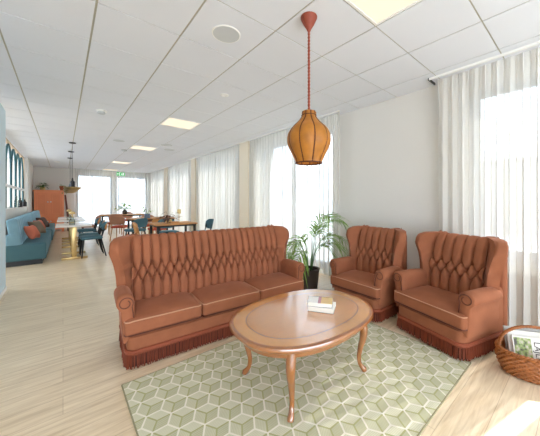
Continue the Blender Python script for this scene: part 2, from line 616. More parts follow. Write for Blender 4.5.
cg = 'sheer curtains along the windows'
sets = [
    (-1.5, -0.10, 3.43, 'unseen sheer white curtain panel at the end of the right window beyond the wicker basket'),  # out of view; its edge is set to leave a gap for a sun stripe
    (0.0, 1.20, 3.43, 'sheer white curtain panel behind the right armchair and wicker basket'),
    (2.66, 3.53, 3.46, 'sheer white curtain panel behind the potted palm, next to the bare wall'),
    (3.545, 5.40, 3.46, 'sheer white curtain panel behind the tufted back of the sofa'),
    (5.86, 7.19, 3.46, 'sheer white curtain panel just past the first cream column behind the sofa'),
    (7.205, 8.76, 3.46, 'sheer white curtain panel just before the second cream column behind the sofa'),
    (9.18, 10.47, 3.46, 'sheer white curtain panel just past the second cream column, behind the tables'),
    (10.485, 11.93, 3.46, 'sheer white curtain panel just before the third and farthest cream column'),
    (12.42, 13.67, 3.46, 'sheer white curtain panel just past the farthest cream column'),
    (13.685, 15.0, 3.46, 'sheer white curtain panel at the far corner of the window wall'),
]
for k, (a, b, x, lab) in enumerate(sets):
    o = curtain(a, b, x, CEIL - 0.004, 0.02, k + 1)
    tag(o, lab, 'curtain', cg)
sets2 = [
    (0.40, 1.05, 15.12, 'sheer grey-white curtain gathered beside the terracotta cupboard on the far wall'),
    (1.02, 2.1, 15.10, 'sheer white curtain on the far wall behind the brass pendant lamps and tables'),
    (2.06, 3.36, 15.12, 'sheer white curtain on the far wall below the green exit sign'),
]
for k, (a, b, x, lab) in enumerate(sets2):
    o = curtain(a, b, x, CEIL - 0.004, 0.02, k + 21, per=0.13, axis='x')
    tag(o, lab, 'curtain', 'sheer curtains on the far wall')

# ------------------------------------------------------------------ tufted wing seats
def seam_dist(X, Sv, w, r1, r2, r3, n_off):
    """distance to the nearest seam; X centred, seams at X = (k + n_off) * w"""
    def fold(x):
        u = x / w - n_off
        return (u - np.round(u)) * w
    a = fold(X)
    h = fold(X + w / 2)
    d = np.full(X.shape, 9.0)
    top = Sv >= r1
    d = np.where(top, np.abs(a), np.hypot(a, Sv - r1))
    lowm = Sv <= r3
    d = np.minimum(d, np.where(lowm, np.abs(a), np.hypot(a, Sv - r3)))
    def seg(px, py, ax, ay, bx, by):
        dx, dy = bx - ax, by - ay
        t = np.clip(((px - ax) * dx + (py - ay) * dy) / (dx * dx + dy * dy), 0, 1)
        return np.hypot(px - ax - t * dx, py - ay - t * dy)
    aa = np.abs(a)
    d = np.minimum(d, seg(aa, Sv, 0, r1, w / 2, r2))
    d = np.minimum(d, seg(aa, Sv, 0, r3, w / 2, r2))
    btn = np.minimum(np.hypot(a, Sv - r1), np.hypot(a, Sv - r3))
    btn = np.minimum(btn, np.hypot(h, Sv - r2))
    return d, btn


def resample(pts, n):
    pts = np.array(pts, float)
    # Catmull-Rom smoothing
    P = np.vstack([2 * pts[0] - pts[1], pts, 2 * pts[-1] - pts[-2]])
    out = []
    for i in range(1, len(P) - 2):
        for t in np.linspace(0, 1, 12, endpoint=False):
            out.append(0.5 * ((2 * P[i]) + (-P[i - 1] + P[i + 1]) * t + (2 * P[i - 1] - 5 * P[i] + 4 * P[i + 1] - P[i + 2]) * t * t + (-P[i - 1] + 3 * P[i] - 3 * P[i + 1] + P[i + 2]) * t ** 3))
    out.append(pts[-1])
    out = np.array(out)
    L = np.r_[0, np.cumsum(np.linalg.norm(np.diff(out, axis=0), axis=1))]
    s = np.linspace(0, L[-1], n)
    return np.c_[[np.interp(s, L, out[:, k]) for k in range(pts.shape[1])]].T, s


def make_seat(name, label, cat, loc, rz, W, nch, ncush, group=None):
    root = empty(name, loc, rz, label, cat, group)
    V = M['velvet']
    IN = W / 2 - 0.122          # half width between the wings
    D = 0.60
    w = 2 * IN / nch
    # ---- base
    bm = bmesh.new()
    def plan(wd, y0, y1, rf, rb, n=8):
        out = []
        for cx, cy, a0, r in [(wd - rf, y0 + rf, -PI / 2, rf), (wd - rb, y1 - rb, 0, rb), (-wd + rb, y1 - rb, PI / 2, rb), (-wd + rf, y0 + rf, PI, rf)]:
            for k in range(n + 1):
                a = a0 + PI / 2 * k / n
                out.append((cx + r * math.cos(a), cy + r * math.sin(a)))
        return out
    pl = plan(W / 2 - 0.045, 0.012, D, 0.06, 0.04)
    n = len(pl)
    mb = MB()
    rows = [(0.0, 0.10), (0.0, 0.20), (0.004, 0.240), (-0.01, 0.252)]
    vs = [(x * (1 + o), y + (-o if y < 0.2 else 0), z) for o, z in rows for x, y in pl]
    fs = [(i * n + k, i * n + (k + 1) % n, (i + 1) * n + (k + 1) % n, (i + 1) * n + k) for i in range(len(rows) - 1) for k in range(n)]
    fs += [tuple(range(n - 1, -1, -1)), tuple((len(rows) - 1) * n + k for k in range(n))]
    mb.add(vs, fs)
    mb.build('base', V, root, True, 50)
    # ---- braid and fringe around front and sides
    plo = plan(W / 2 - 0.038, 0.004, D + 0.008, 0.065, 0.045, 10)
    L = [0]
    cl = plo + [plo[0]]
    for a, b in zip(cl, cl[1:]):
        L.append(L[-1] + math.dist(a, b))
    def at(s):
        s %= L[-1]
        i = int(np.searchsorted(L, s, 'right')) - 1
        i = min(i, len(plo) - 1)
        t = (s - L[i]) / max(1e-9, L[i + 1] - L[i])
        a, b = Vector(cl[i]), Vector(cl[i + 1])
        return a.lerp(b, t), (b - a).normalized()
    br = MB()
    br.tube([(x, y, 0.136) for x, y in plo], 0.011, 8, closed=True)
    br.tube([(x, y, 0.122) for x, y in plo], 0.009, 8, closed=True)
    br.build('braid_band', M['braid'], root, True)
    fr = MB()
    rnd = random.Random(len(name) + nch)
    step = 0.0115
    for k in range(int(L[-1] / step)):
        p, t = at(k * step + rnd.uniform(-0.0015, 0.0015))
        nrm = Vector((t.y, -t.x))
        sw = rnd.uniform(-0.004, 0.004)
        out = rnd.uniform(0.0, 0.012)
        top, bot = 0.122, 0.006 + rnd.uniform(0, 0.008)
        a = 0.0033
        vs = []
        for z, wd, oo, s_ in [(top, a, 0, 0), (0.07, a * 1.25, out * 0.6, sw * 0.5), (bot, a * 1.1, out, sw)]:
            c = p + nrm * oo + t * s_
            for dt, dn in ((-wd, -0.004), (wd, -0.004), (wd * 0.6, 0.004), (-wd * 0.6, 0.004)):
                q = c + t * dt + nrm * dn
                vs.append((q.x, q.y, z))
        fs = [(i * 4 + j, i * 4 + (j + 1) % 4, (i + 1) * 4 + (j + 1) % 4, (i + 1) * 4 + j) for i in range(2) for j in range(4)] + [(11, 10, 9, 8)]
        fr.add(vs, fs)
    # backing tape behind the strands
    vs = [(x * 0.988, y + (0.010 if y < .3 else -.010), z) for z in (0.125, 0.012) for x, y in plo]
    n = len(plo)
    fr.add(vs, [(k, (k + 1) % n, n + (k + 1) % n, n + k) for k in range(n)], 1)
    fr.build('fringe', [M['fringe'], M['fringedark']], root)
    # ---- seat cushions
    cw = (W - 0.04) / ncush
    for k in range(ncush):
        cx = -W / 2 + 0.02 + cw * (k + 0.5)
        mb = MB()
        mb.rbox((cx, 0.225, 0.320), (cw / 2 - 0.002, 0.235, 0.058), 0.03, crown=0.035, n=14)
        cu = mb.build('seat_cushion', V, root, True, None, True)
        r = 0.028
        for zz in (0.373, 0.270):
            pts = []
            x0, x1 = cx - cw / 2 + 0.006, cx + cw / 2 - 0.006
            pts += [(x0, 0.40, zz), (x0, 0.03, zz), (x0 + 0.006, 0.004, zz), (x0 + r, -0.007, zz)]
            for q in np.linspace(0.1, 0.9, 9):
                pts.append((x0 + (x1 - x0) * q, -0.008, zz + (0.004 if zz > .3 else 0)))
            pts += [(x1 - r, -0.007, zz), (x1 - 0.006, 0.004, zz), (x1, 0.03, zz), (x1, 0.40, zz)]
            pp = MB().tube(pts, 0.0052, 8)
            pp.build('piping', M['velvetpipelight'] if zz > .3 else M['velvetseamshade'], cu, True)
    # ---- tufted back
    prof = [(0.405, 0.30), (0.398, 0.40), (0.402, 0.52), (0.418, 0.66), (0.442, 0.79), (0.468, 0.885), (0.495, 0.94), (0.535, 0.965), (0.58, 0.955), (0.605, 0.915), (0.607, 0.86)]
    pr, sarc = resample(prof, 190)
    tan = np.gradient(pr, axis=0)
    tan /= np.linalg.norm(tan, axis=1)[:, None]
    nrm = np.c_[-tan[:, 1], tan[:, 0]]        # towards the front and up
    nx = nch * 18
    xs = np.linspace(-IN - 0.01, IN + 0.01, nx + 1)
    sTop = 0.70
    r1, r2, r3 = 0.425, 0.345, 0.265
    X, SS = np.meshgrid(xs, sarc)
    noff = 0.5 if nch % 2 else 0.0
    d, btn = seam_dist(X, SS, w, r1, r2, r3, noff)
    Rm = w / 2
    bulge = 0.030 * np.sqrt(np.clip(1 - (1 - np.clip(d / Rm, 0, 1)) ** 3, 0, 1))
    bulge -= 0.034 * np.exp(-(btn / 0.014) ** 2)
    diag = (SS > r3 - 0.004) & (SS < r1 + 0.004)
    bulge -= np.where(diag, 0.022, 0.030) * np.exp(-d / 0.0055)
    fade = np.clip((sarc[-1] - SS) / 0.12, 0, 1) * (1 - 0.6 * np.clip((SS - 0.56) / 0.14, 0, 1))
    bulge = bulge * fade
    Y = pr[:, 0][:, None] + nrm[:, 0][:, None] * bulge
    Z = pr[:, 1][:, None] + nrm[:, 1][:, None] * bulge
    vs = np.stack([X, Y, Z], -1).reshape(-1, 3)
    m_ = nx + 1
    fs = [(i * m_ + j, i * m_ + j + 1, (i + 1) * m_ + j + 1, (i + 1) * m_ + j) for i in range(len(sarc) - 1) for j in range(nx)]
    bk = link('backrest', vs, fs, V, root, True)
    # buttons
    bt = MB().lathe([(0.0035, 0.005), (0.007, 0.003), (0.0085, 0.0), (0.0085, -0.006)], 10)
    bmesh_proto = None
    def prof_at(s):
        y = np.interp(s, sarc, pr[:, 0]); z = np.interp(s, sarc, pr[:, 1])
        ny = np.interp(s, sarc, nrm[:, 0]); nz_ = np.interp(s, sarc, nrm[:, 1])
        return y, z, ny, nz_
    for ri, s_ in enumerate((r1, r2, r3)):
        y, z, ny, nz_ = prof_at(s_)
        off = noff if ri != 1 else noff + 0.5
        for k in range(-nch, nch + 1):
            xx = (k + off) * w
            if abs(xx) > IN - 0.02:
                continue
            if bmesh_proto is None:
                b = bt.build('button', V, root, True)
                bmesh_proto = b
            else:
                b = bmesh_proto.copy()
                COL.objects.link(b)
                b.parent = root
            b.location = (xx, y - ny * 0.052, z - nz_ * 0.052)
            b.rotation_euler = Vector((0, ny, nz_)).to_track_quat('Z', 'Y').to_euler()
    # rear panel of the back
    rp = MB()
    rp.rbox((0, 0.575, 0.50), (IN + 0.09, 0.035, 0.42), 0.03, n=2)
    rp.rbox((0, 0.50, 0.36), (W / 2 - 0.045, 0.105, 0.185), 0.05, n=2)
    rp.build('rear_panel', V, root, True, None, True)
    # ---- wings
    outl = [(-0.05, 0.30), (0.05, 0.30), (0.08, 0.36), (0.13, 0.46), (0.155, 0.55), (0.165, 0.64), (0.182, 0.74), (0.205, 0.83), (0.20, 0.90), (0.165, 0.95), (0.09, 0.972), (0.0, 0.972), (-0.05, 0.92)]
    ol, _ = resample(outl + [outl[0]], 60)
    ol = ol[:-1]
    for sd in (-1, 1):
        bm = bmesh.new()
        th = 0.085
        a = [bm.verts.new((s, 0, z)) for s, z in ol]
        b = [bm.verts.new((s, th, z)) for s, z in ol]
        bm.faces.new(a)
        bm.faces.new(b[::-1])
        side = []
        for i in range(len(a)):
            j = (i + 1) % len(a)
            side.append(bm.faces.new((a[j], a[i], b[i], b[j])))
        bm.edges.ensure_lookup_table()
        rim = [e for e in bm.edges if any(len(fc.verts) > 4 for fc in e.link_faces)]
        bmesh.ops.bevel(bm, geom=rim, offset=0.038, segments=5, affect='EDGES', profile=0.5, clamp_overlap=True)
        for v in bm.verts:
            s, t, z = v.co
            lean = 0.13 * max(0, z - 0.45)
            spl = 0.62
            flare = 0.05 * max(0.0, (z - 0.6) / 0.36) ** 2 * max(0, s) / 0.2
            x = IN - 0.04 + s * spl + t * 0.80 + flare
            y = 0.462 + lean - s * 0.80 + t * spl * 0.85
            v.co = Vector((sd * x, min(y, 0.66), z))
        bmesh.ops.triangulate(bm, faces=[fc for fc in bm.faces if len(fc.verts) > 4])
        link_bm('wing', bm, V, root, True, 60)
    # ---- rolled arms
    for sd in (-1, 1):
        R = 0.062
        cxr, czr = W / 2 - 0.035, 0.512
        pts = [(W / 2 - 0.105, 0.27), (W / 2 - 0.098, 0.42)]
        for k in range(0, 15):
            an = math.radians(190 - k * 17.5)
            pts.append((cxr + R * math.cos(an), czr + R * math.sin(an)))
        pts += [(W / 2 - 0.006, 0.40), (W / 2 - 0.016, 0.27), (W / 2 - 0.022, 0.20)]
        npf = len(pts)
        ysl = [(0.035, 0.80), (0.040, 0.93), (0.052, 1.0), (0.12, 1.0), (0.22, 1.0), (0.32, 0.99), (0.38, 0.95), (0.42, 0.85)]
        mb = MB()
        vs = []
        mx_, mz_ = W / 2 - 0.045, 0.40
        for y, k in ysl:
            drop = 0.03 * max(0, (y - 0.15) / 0.35) * 0
            for x, z in pts:
                xx = mx_ + (x - mx_) * k
                zz = mz_ + (z - mz_) * (k if z > mz_ else 1) - drop
                vs.append((sd * xx, y, zz))
        fs = []
        for i in range(len(ysl) - 1):
            for k in range(npf):
                k2 = (k + 1) % npf
                q = (i * npf + k, i * npf + k2, (i + 1) * npf + k2, (i + 1) * npf + k)
                fs.append(q)
        fs.append(tuple(range(npf)))
        fs.append(tuple((len(ysl) - 1) * npf + k for k in range(npf)))
        bm = bmesh.new()
        vv = [bm.verts.new(p) for p in vs]
        for q in fs:
            bm.faces.new([vv[i] for i in q])
        ar = link_bm('arm', bm, V, root, True, 60)
        pp = MB()
        sp = []
        for k in range(0, 40):
            an = math.radians(215 - k * 11.5)
            rr = R * 0.84 * (1 - 0.013 * k)
            sp.append((sd * (cxr + rr * math.cos(an)), 0.034, czr - 0.004 + rr * math.sin(an)))
        sp = [(sd * (W / 2 - 0.09), 0.034, 0.375)] + sp
        pp.tube(sp, 0.0038, 7)
        pp.build('scroll_piping', M['velvetseamshade'], ar, True)
    return root


sofa = make_seat('sofa', 'long terracotta velvet three-seat wing sofa with button-tufted back and dark fringe', 'sofa',
                 (1.24, 2.225, 0.0), math.radians(-4), 1.83, 20, 3)
ch1 = make_seat('wing_armchair', 'terracotta velvet wing armchair between the potted palm and the other armchair', 'armchair',
                (2.525, 1.78, 0.0), math.radians(-93), 0.70, 5, 1, 'tufted velvet wing armchairs')
ch1.scale = (1.04, 1.04, 0.985)
ch2 = copy_tree(ch1)
ch2.scale = (1.08, 1.08, 0.975)
ch2.location = (2.49, 0.975, 0.011)
ch2.rotation_euler = (0, 0, math.radians(-106))
ch2['label'] = 'terracotta velvet wing armchair beside the wicker basket, nearest the camera'

# ------------------------------------------------------------------ rug of tumbling blocks
def make_rug(x0, x1, y0, y1, e, rot, z=0.008):
    bm = bmesh.new()
    s3 = math.sqrt(3)
    R = Matrix.Rotation(rot, 2)
    cx, cy = (x0 + x1) / 2, (y0 + y1) / 2
    lw = 0.0052
    dirs = [Vector((math.cos(math.radians(a)), math.sin(math.radians(a)))) * e for a in (90, 210, 330)]
    def clip(poly):
        for ax, val, sg in ((0, x0, 1), (0, x1, -1), (1, y0, 1), (1, y1, -1)):
            out = []
            for i in range(len(poly)):
                a, b = poly[i], poly[(i + 1) % len(poly)]
                da, db = sg * (a[ax] - val), sg * (b[ax] - val)
                if da >= 0: out.append(a)
                if (da >= 0) != (db >= 0):
                    t = da / (da - db)
                    out.append(a.lerp(b, t))
            poly = out
            if len(poly) < 3:
                return None
        return poly
    def put(poly, zz, mi):
        p = clip([R @ v + Vector((cx, cy)) for v in poly])
        if p:
            fc = bm.faces.new([bm.verts.new((v.x, v.y, zz)) for v in p])
            fc.material_index = mi
    Nn = int(3.2 / e)
    for i in range(-Nn, Nn):
        for j in range(-Nn, Nn):
            c = Vector((e * s3 * (i + 0.5 * (j % 2)), e * 1.5 * j))
            if c.length > 1.9: continue
            v6 = [Vector((math.cos(math.radians(a)), math.sin(math.radians(a)))) * e + c for a in (90, 150, 210, 270, 330, 30)]
            # three rhombi: pairs around the spokes at 90, 210, 330
            for q, (a, b, d_) in enumerate([(0, 1, 2), (2, 3, 4), (4, 5, 0)]):
                put([c, v6[a], v6[b], v6[d_]], z, q)
            for k in range(6):                         # pale outline of each block
                a, b = v6[k], v6[(k + 1) % 6]
                t = (b - a).normalized()
                nn = (c - (a + b) / 2).normalized()
                put([a, b, b + nn * lw - t * lw * 0.577, a + nn * lw + t * lw * 0.577], z + 0.0012, 3)
            for k in (0, 2, 4):                        # green spokes
                t = (v6[k] - c).normalized()
                nn = Vector((-t.y, t.x))
                put([c - nn * lw * 0.9, c + nn * lw * 0.9, v6[k] + nn * lw * 0.9, v6[k] - nn * lw * 0.9], z + 0.0008, 4)
    # body of the rug
    for fcs in [((x0, y0, z), (x1, y0, z), (x1, y0, 0), (x0, y0, 0)), ((x1, y0, z), (x1, y1, z), (x1, y1, 0), (x1, y0, 0)),
                ((x1, y1, z), (x0, y1, z), (x0, y1, 0), (x1, y1, 0)), ((x0, y1, z), (x0, y0, z), (x0, y0, 0), (x0, y1, 0))]:
        fc = bm.faces.new([bm.verts.new(v) for v in fcs])
        fc.material_index = 5
    bd = 0.006
    for a, b, c_, d_ in [(x0, x1, y0, y0 + bd), (x0, x1, y1 - bd, y1), (x0, x0 + bd, y0, y1), (x1 - bd, x1, y0, y1)]:
        fc = bm.faces.new([bm.verts.new(v) for v in ((a, c_, z + .002), (b, c_, z + .002), (b, d_, z + .002), (a, d_, z + .002))])
        fc.material_index = 5
    mats = [rugmat('rug_block_a', (214, 210, 184), 40), rugmat('rug_block_b', (202, 199, 170), -20), rugmat('rug_block_c', (222, 218, 196), 95),
            mat('rug_pale_line', srgb(236, 230, 214), 0.95, var=0.04), mat('rug_green_line', srgb(176, 174, 124), 0.95, var=0.08),
            mat('rug_edge', srgb(150, 142, 110), 0.95, var=0.1)]
    bmesh.ops.recalc_face_normals(bm, faces=bm.faces[:])
    for fc in bm.faces:
        if abs(fc.normal.z) > .9 and fc.normal.z < 0: fc.normal_flip()
    me = bpy.data.meshes.new('rug')
    bm.to_mesh(me); bm.free()
    for m_ in mats: me.materials.append(m_)
    o = bpy.data.objects.new('rug', me)
    COL.objects.link(o)
    return o


def rugmat(name, col, ang):
    m = mat(name, srgb(*col), 0.95, var=0.05, scale=14, sheen=0.1, spec=0.1)
    nt = m.node_tree
    p = nt.nodes['Principled BSDF']
    mixn = [n for n in nt.nodes if n.type == 'MIX'][0]
    tc = [n for n in nt.nodes if n.type == 'TEX_COORD'][0]
    mp = nt.nodes.new('ShaderNodeMapping')
    mp.inputs['Rotation'].default_value = (0, 0, math.radians(ang))
    nt.links.new(tc.outputs['Object'], mp.inputs[0])
    wv = nt.nodes.new('ShaderNodeTexWave')
    wv.inputs['Scale'].default_value = 34
    wv.inputs['Distortion'].default_value = 1.5
    wv.inputs['Detail'].default_value = 2
    nt.links.new(mp.outputs[0], wv.inputs['Vector'])
    m2 = nt.nodes.new('ShaderNodeMix')
    m2.data_type = 'RGBA'
    m2.blend_type = 'MULTIPLY'
    m2.inputs['B'].default_value = (0.84, 0.85, 0.74, 1)
    nt.links.new(wv.outputs['Fac'], m2.inputs['Factor'])
    nt.links.new(mixn.outputs['Result'], m2.inputs['A'])
    nt.links.new(m2.outputs['Result'], p.inputs['Base Color'])
    return m


rug = make_rug(0.31, 2.47, 0.61, 2.14, 0.081, math.radians(30))
tag(rug, 'pale green and cream rug woven in tumbling-block hexagons under the coffee table', 'rug')

# ------------------------------------------------------------------ coffee table
ct = empty('coffee_table', (1.377, 1.391, 0.0112), math.radians(-2), 'oval cherry wood coffee table with inlaid border and curved legs', 'table')
A, B = 0.565, 0.415
PW = 2.35
top = MB()
n = 120
def ring(a, b, z):
    out = []
    for k in range(n):
        t = 2 * PI * k / n
        c_, q = math.cos(t), math.sin(t)
        e = 2 / PW
        out.append((a * math.copysign(abs(c_) ** e, c_), b * math.copysign(abs(q) ** e, q), z))
    return out
H = 0.462
rings = [(-0.035, H - 0.040, 0), (-0.018, H - 0.040, 0), (-0.012, H - 0.032, 0), (-0.010, H - 0.026, 0), (-0.001, H - 0.022, 0), (0.0, H - 0.012, 0), (-0.004, H - 0.004, 0), (-0.014, H, 0), (-0.022, H - 0.0015, 0),
         (-0.026, H, 0), (-0.028, H, 1), (-0.105, H, 1), (-0.109, H, 2), (-0.113, H, 2), (-0.20, H, 3), (-0.30, H, 3)]
vs, fs, mi = [], [], []
for o_, z, m_ in rings:
    vs += ring(A + o_, B + o_, z)
for i in range(len(rings) - 1):
    for k in range(n):
        fs.append((i * n + k, i * n + (k + 1) % n, (i + 1) * n + (k + 1) % n, (i + 1) * n + k))
        mi.append(rings[i + 1][2])
fs.append(tuple((len(rings) - 1) * n + k for k in range(n))); mi.append(3)
fs.append(tuple(range(n - 1, -1, -1))); mi.append(0)
link('tabletop', vs, fs, [M['cherry'], M['veneer'], M['inlay'], M['veneer2']], ct, True, mi, 35)
ap = MB()
vs, fs = [], []
for o_, z in [(-0.07, 0.376), (-0.062, 0.372), (-0.058, 0.378), (-0.058, 0.424)]:
    vs += ring(A + o_, B + o_, z)
vs += ring(A - 0.085, B - 0.085, 0.424) + ring(A - 0.085, B - 0.085, 0.376)
for i in range(6):
    for k in range(n):
        j = (i + 1) % 6
        fs.append((i * n + k, i * n + (k + 1) % n, j * n + (k + 1) % n, j * n + k))
ap.add(vs, fs)
ap.build('apron', M['cherry'], ct, True, 40)
for sx in (-1, 1):
    for sy in (-1, 1):
        dr = Vector((sx * 0.78, sy * 0.62, 0)).normalized()
        b0 = Vector((sx * 0.345, sy * 0.255, 0))
        path = [(0.424, 0.0), (0.36, 0.010), (0.31, 0.018), (0.25, 0.012), (0.18, -0.006), (0.11, -0.018), (0.06, -0.012), (0.03, 0.006), (0.015, 0.0225), (0.005, 0.023)]
        rad = [0.030, 0.031, 0.030, 0.026, 0.020, 0.0165, 0.0155, 0.018, 0.021, 0.019]
        p2, _ = resample([(z, o_, r) for (z, o_), r in zip(path, rad)], 30)
        MB().tube([b0 + dr * o_ + Vector((0, 0, z)) for z, o_, r in p2], [r for _, _, r in p2], 14).build('leg', M['cherry'], ct, True, 60)

# books on the table
def book(name, loc, rz, L_, W_, H_, cov, label, strips=None):
    r = empty(name, loc, rz, label, 'book', 'books on the coffee table')
    MB().box((-L_ / 2 + .003, -W_ / 2, .002), (L_ / 2 - .003, W_ / 2 - .004, H_ - .002)).build('pages', M['pages'], r)
    cv = MB()
    cv.box((-L_ / 2, -W_ / 2 - .001, 0), (L_ / 2, W_ / 2, .002), 1)
    cv.box((-L_ / 2, W_ / 2 - .004, 0), (L_ / 2, W_ / 2, H_), 0)
    if strips:
        x = -L_ / 2
        for fr_, m_ in strips:
            x2 = x + fr_ * L_
            cv.box((x, -W_ / 2 - .001, H_ - .002), (x2, W_ / 2, H_), m_)
            x = x2
    else:
        cv.box((-L_ / 2, -W_ / 2 - .001, H_ - .002), (L_ / 2, W_ / 2, H_), 0)
    cv.build('cover', [cov, M['bookgrey'], M['bookwhite'], M['bookpink'], M['bookyellow']], r)
    return r
book('book', (1.505, 1.335, 0.4735), math.radians(-58), 0.195, 0.145, 0.036, M['bookwhite'], 'thick pale book lying flat, under the other book on the coffee table')
book('book', (1.497, 1.345, 0.5105), math.radians(-52), 0.185, 0.13, 0.03, M['bookwhite'], 'paperback with white, pink and yellow cover, on top of the pale book',
     [(0.42, 2), (0.12, 3), (0.46, 4)])

# ------------------------------------------------------------------ pendant lamp over the table
pl_ = empty('pendant_lamp', (1.485, 1.455, CEIL), 0, 'amber leather onion-shaped pendant lamp on a red-brown rod above the coffee table', 'lamp')
MB().lathe([(0.066, 0.0), (0.066, -0.008), (0.060, -0.022), (0.04, -0.062), (0.018, -0.098), (0.014, -0.11)], 28).build('ceiling_rose', M['redleather'], pl_, True, 40)
rod = MB()
pts, rr = [], []
for k in range(120):
    z = -0.10 - 0.665 * k / 119
    pts.append((0, 0, z)); rr.append(0.0095 + 0.0014 * math.sin(k * 1.3))
rod.tube(pts, rr, 10)
rod.build('rod', M['redleather'], pl_, True)
prof = [(0.050, -0.752), (0.056, -0.758), (0.058, -0.785), (0.068, -0.81), (0.098, -0.845), (0.140, -0.885), (0.166, -0.93), (0.174, -0.975), (0.168, -1.02), (0.146, -1.07), (0.122, -1.115), (0.108, -1.145), (0.104, -1.165)]
pr2, _ = resample(prof, 44)
vs, fs = [], []
ns = 96
npan = 9
for r, z in pr2:
    for k in range(ns):
        a = 2 * PI * k / ns
        u = (a / (2 * PI) * npan) % 1
        pil = 1 - 0.055 * (1 - math.sin(PI * u) ** 0.6)
        vs.append((r * pil * math.cos(a), r * pil * math.sin(a), z))
for i in range(len(pr2) - 1):
    for k in range(ns):
        fs.append((i * ns + k, i * ns + (k + 1) % ns, (i + 1) * ns + (k + 1) % ns, (i + 1) * ns + k))
sh = link('lamp_shade', vs, fs, M['leather'], pl_, True)
st = MB()
pr3, _ = resample(prof, 46)
for q in range(npan):
    a = 2 * PI * q / npan
    for i in range(1, len(pr3) - 1):
        r, z = pr3[i]
        r = r * 0.945 + 0.003
        for sgn in (-1, 1):
            a1, a2 = a - sgn * 0.0045 / r, a + sgn * 0.0045 / r
            st.tube([(r * math.cos(a1), r * math.sin(a1), z + 0.0035), (r * math.cos(a2), r * math.sin(a2), z - 0.0035)], 0.0019, 5)
    st.tube([((r * 0.945 + .001) * math.cos(a), (r * 0.945 + .001) * math.sin(a), z) for r, z in pr3], 0.0028, 6)
st.build('stitching', M['stitch'], sh)
for r_, z_, q_ in ((0.104, -1.163, .005), (0.057, -0.785, .004)):
    MB().tube([(r_ * math.cos(t), r_ * math.sin(t), z_) for t in np.linspace(0, 2 * PI, 48, endpoint=False)], q_, 8, closed=True).build('shade_ring', M['stitch'], pl_, True)
MB().lathe([(0.012, -0.76), (0.05, -0.765), (0.05, -0.77), (0.015, -0.80), (0.018, -0.90)], 16).build('socket', M['white'], pl_, True, 40)
MB().lathe([(0.012, -0.90), (0.03, -0.94), (0.045, -0.985), (0.038, -1.03), (0.015, -1.05), (0.002, -1.053)], 20).build('bulb', M['bulb'], pl_, True)

# ------------------------------------------------------------------ potted palm
def frond(mb_stem, mb_leaf, base, az, length, rise, droop, seed, nleaf=12, ll=0.36, lw=0.0095, spread=0.9):
    rnd = random.Random(seed)
    pts = []
    n = 18
    for i in range(n + 1):
        t = i / n
        h = length * (0.30 * t + 0.70 * t * t) * spread
        z = rise * (1 - (1 - t) ** 1.7) - droop * t ** 3
        pts.append(Vector(base) + Vector((math.cos(az) * h, math.sin(az) * h, z)))
    mb_stem.tube(pts, [0.006 * (1 - 0.75 * i / n) for i in range(n + 1)], 6)
    for k in range(nleaf):
        t = 0.42 + 0.56 * k / (nleaf - 1)
        i = min(n - 1, int(t * n))
        p = pts[i].lerp(pts[i + 1], t * n - i)
        tg = (pts[i + 1] - pts[i]).normalized()
        sidev = tg.cross(Vector((0, 0, 1))).normalized()
        for sg in (-1, 1):
            L_ = ll * (0.55 + 0.9 * math.sin(PI * (0.15 + 0.75 * (t - 0.42) / 0.58))) * rnd.uniform(0.8, 1.1) * 0.75
            d = (sidev * sg * rnd.uniform(0.7, 1.0) + tg * rnd.uniform(0.6, 1.0) + Vector((0, 0, rnd.uniform(0.0, 0.35)))).normalized()
            up = d.cross(tg).normalized()
            wv = d.cross(up).normalized()
            vs = []
            m = 6
            for q in range(m + 1):
                u = q / m
                c = p + d * L_ * u + Vector((0, 0, -0.55 * L_ * u ** 2.2))
                wd = lw * (math.sin(PI * min(1, 0.12 + u * 0.88)) ** 0.7) * (1 - 0.3 * u)
                if q == m: wd = 0.0008
                vs += [c - wv * wd, c + Vector((0, 0, -wd * 0.4)), c + wv * wd]
            fs = []
            for q in range(m):
                a = q * 3
                fs += [(a, a + 1, a + 4, a + 3), (a + 1, a + 2, a + 5, a + 4)]
            mb_leaf.add(vs, fs)


palm = empty('potted_palm', (2.77, 2.70, 0.0), 0, 'green palm with arching fronds in a dark pot between sofa and armchair', 'plant')
MB().lathe([(0.105, 0.0), (0.115, 0.006), (0.142, 0.27), (0.150, 0.285), (0.150, 0.305), (0.138, 0.305), (0.134, 0.27)], 36).build('pot', M['pot'], palm, True, 40)
MB().lathe([(0.135, 0.262), (0.06, 0.275), (0.004, 0.28)], 24).build('soil', M['soil'], palm, True)
fd = [(2.5, .42, .50, .50, 1), (2.95, .46, .66, .48, 2), (2.1, .44, .62, .40, 3), (-3.0, .36, .50, .40, 4), (-0.75, .50, .90, .20, 5), (-0.45, .62, .74, .36, 6), (0.3, .44, .84, .3, 7),
      (1.4, .42, .70, .4, 8), (-1.05, .46, .70, .34, 9), (-0.9, .34, .55, .30, 10), (-0.2, .5, .95, .2, 11), (-1.5, .34, .92, .10, 12), (-0.6, .62, .62, .42, 13)]
for az, le, ri, dr_, sd in fd:
    s_, l_ = MB(), MB()
    frond(s_, l_, (0.03 * math.cos(az), 0.03 * math.sin(az), 0.27), az, le, ri, dr_, sd)
    st_ = s_.build('stem', M['leafdark'], palm, True)
    l_.build('leaflets', M['leaf'], st_, True)

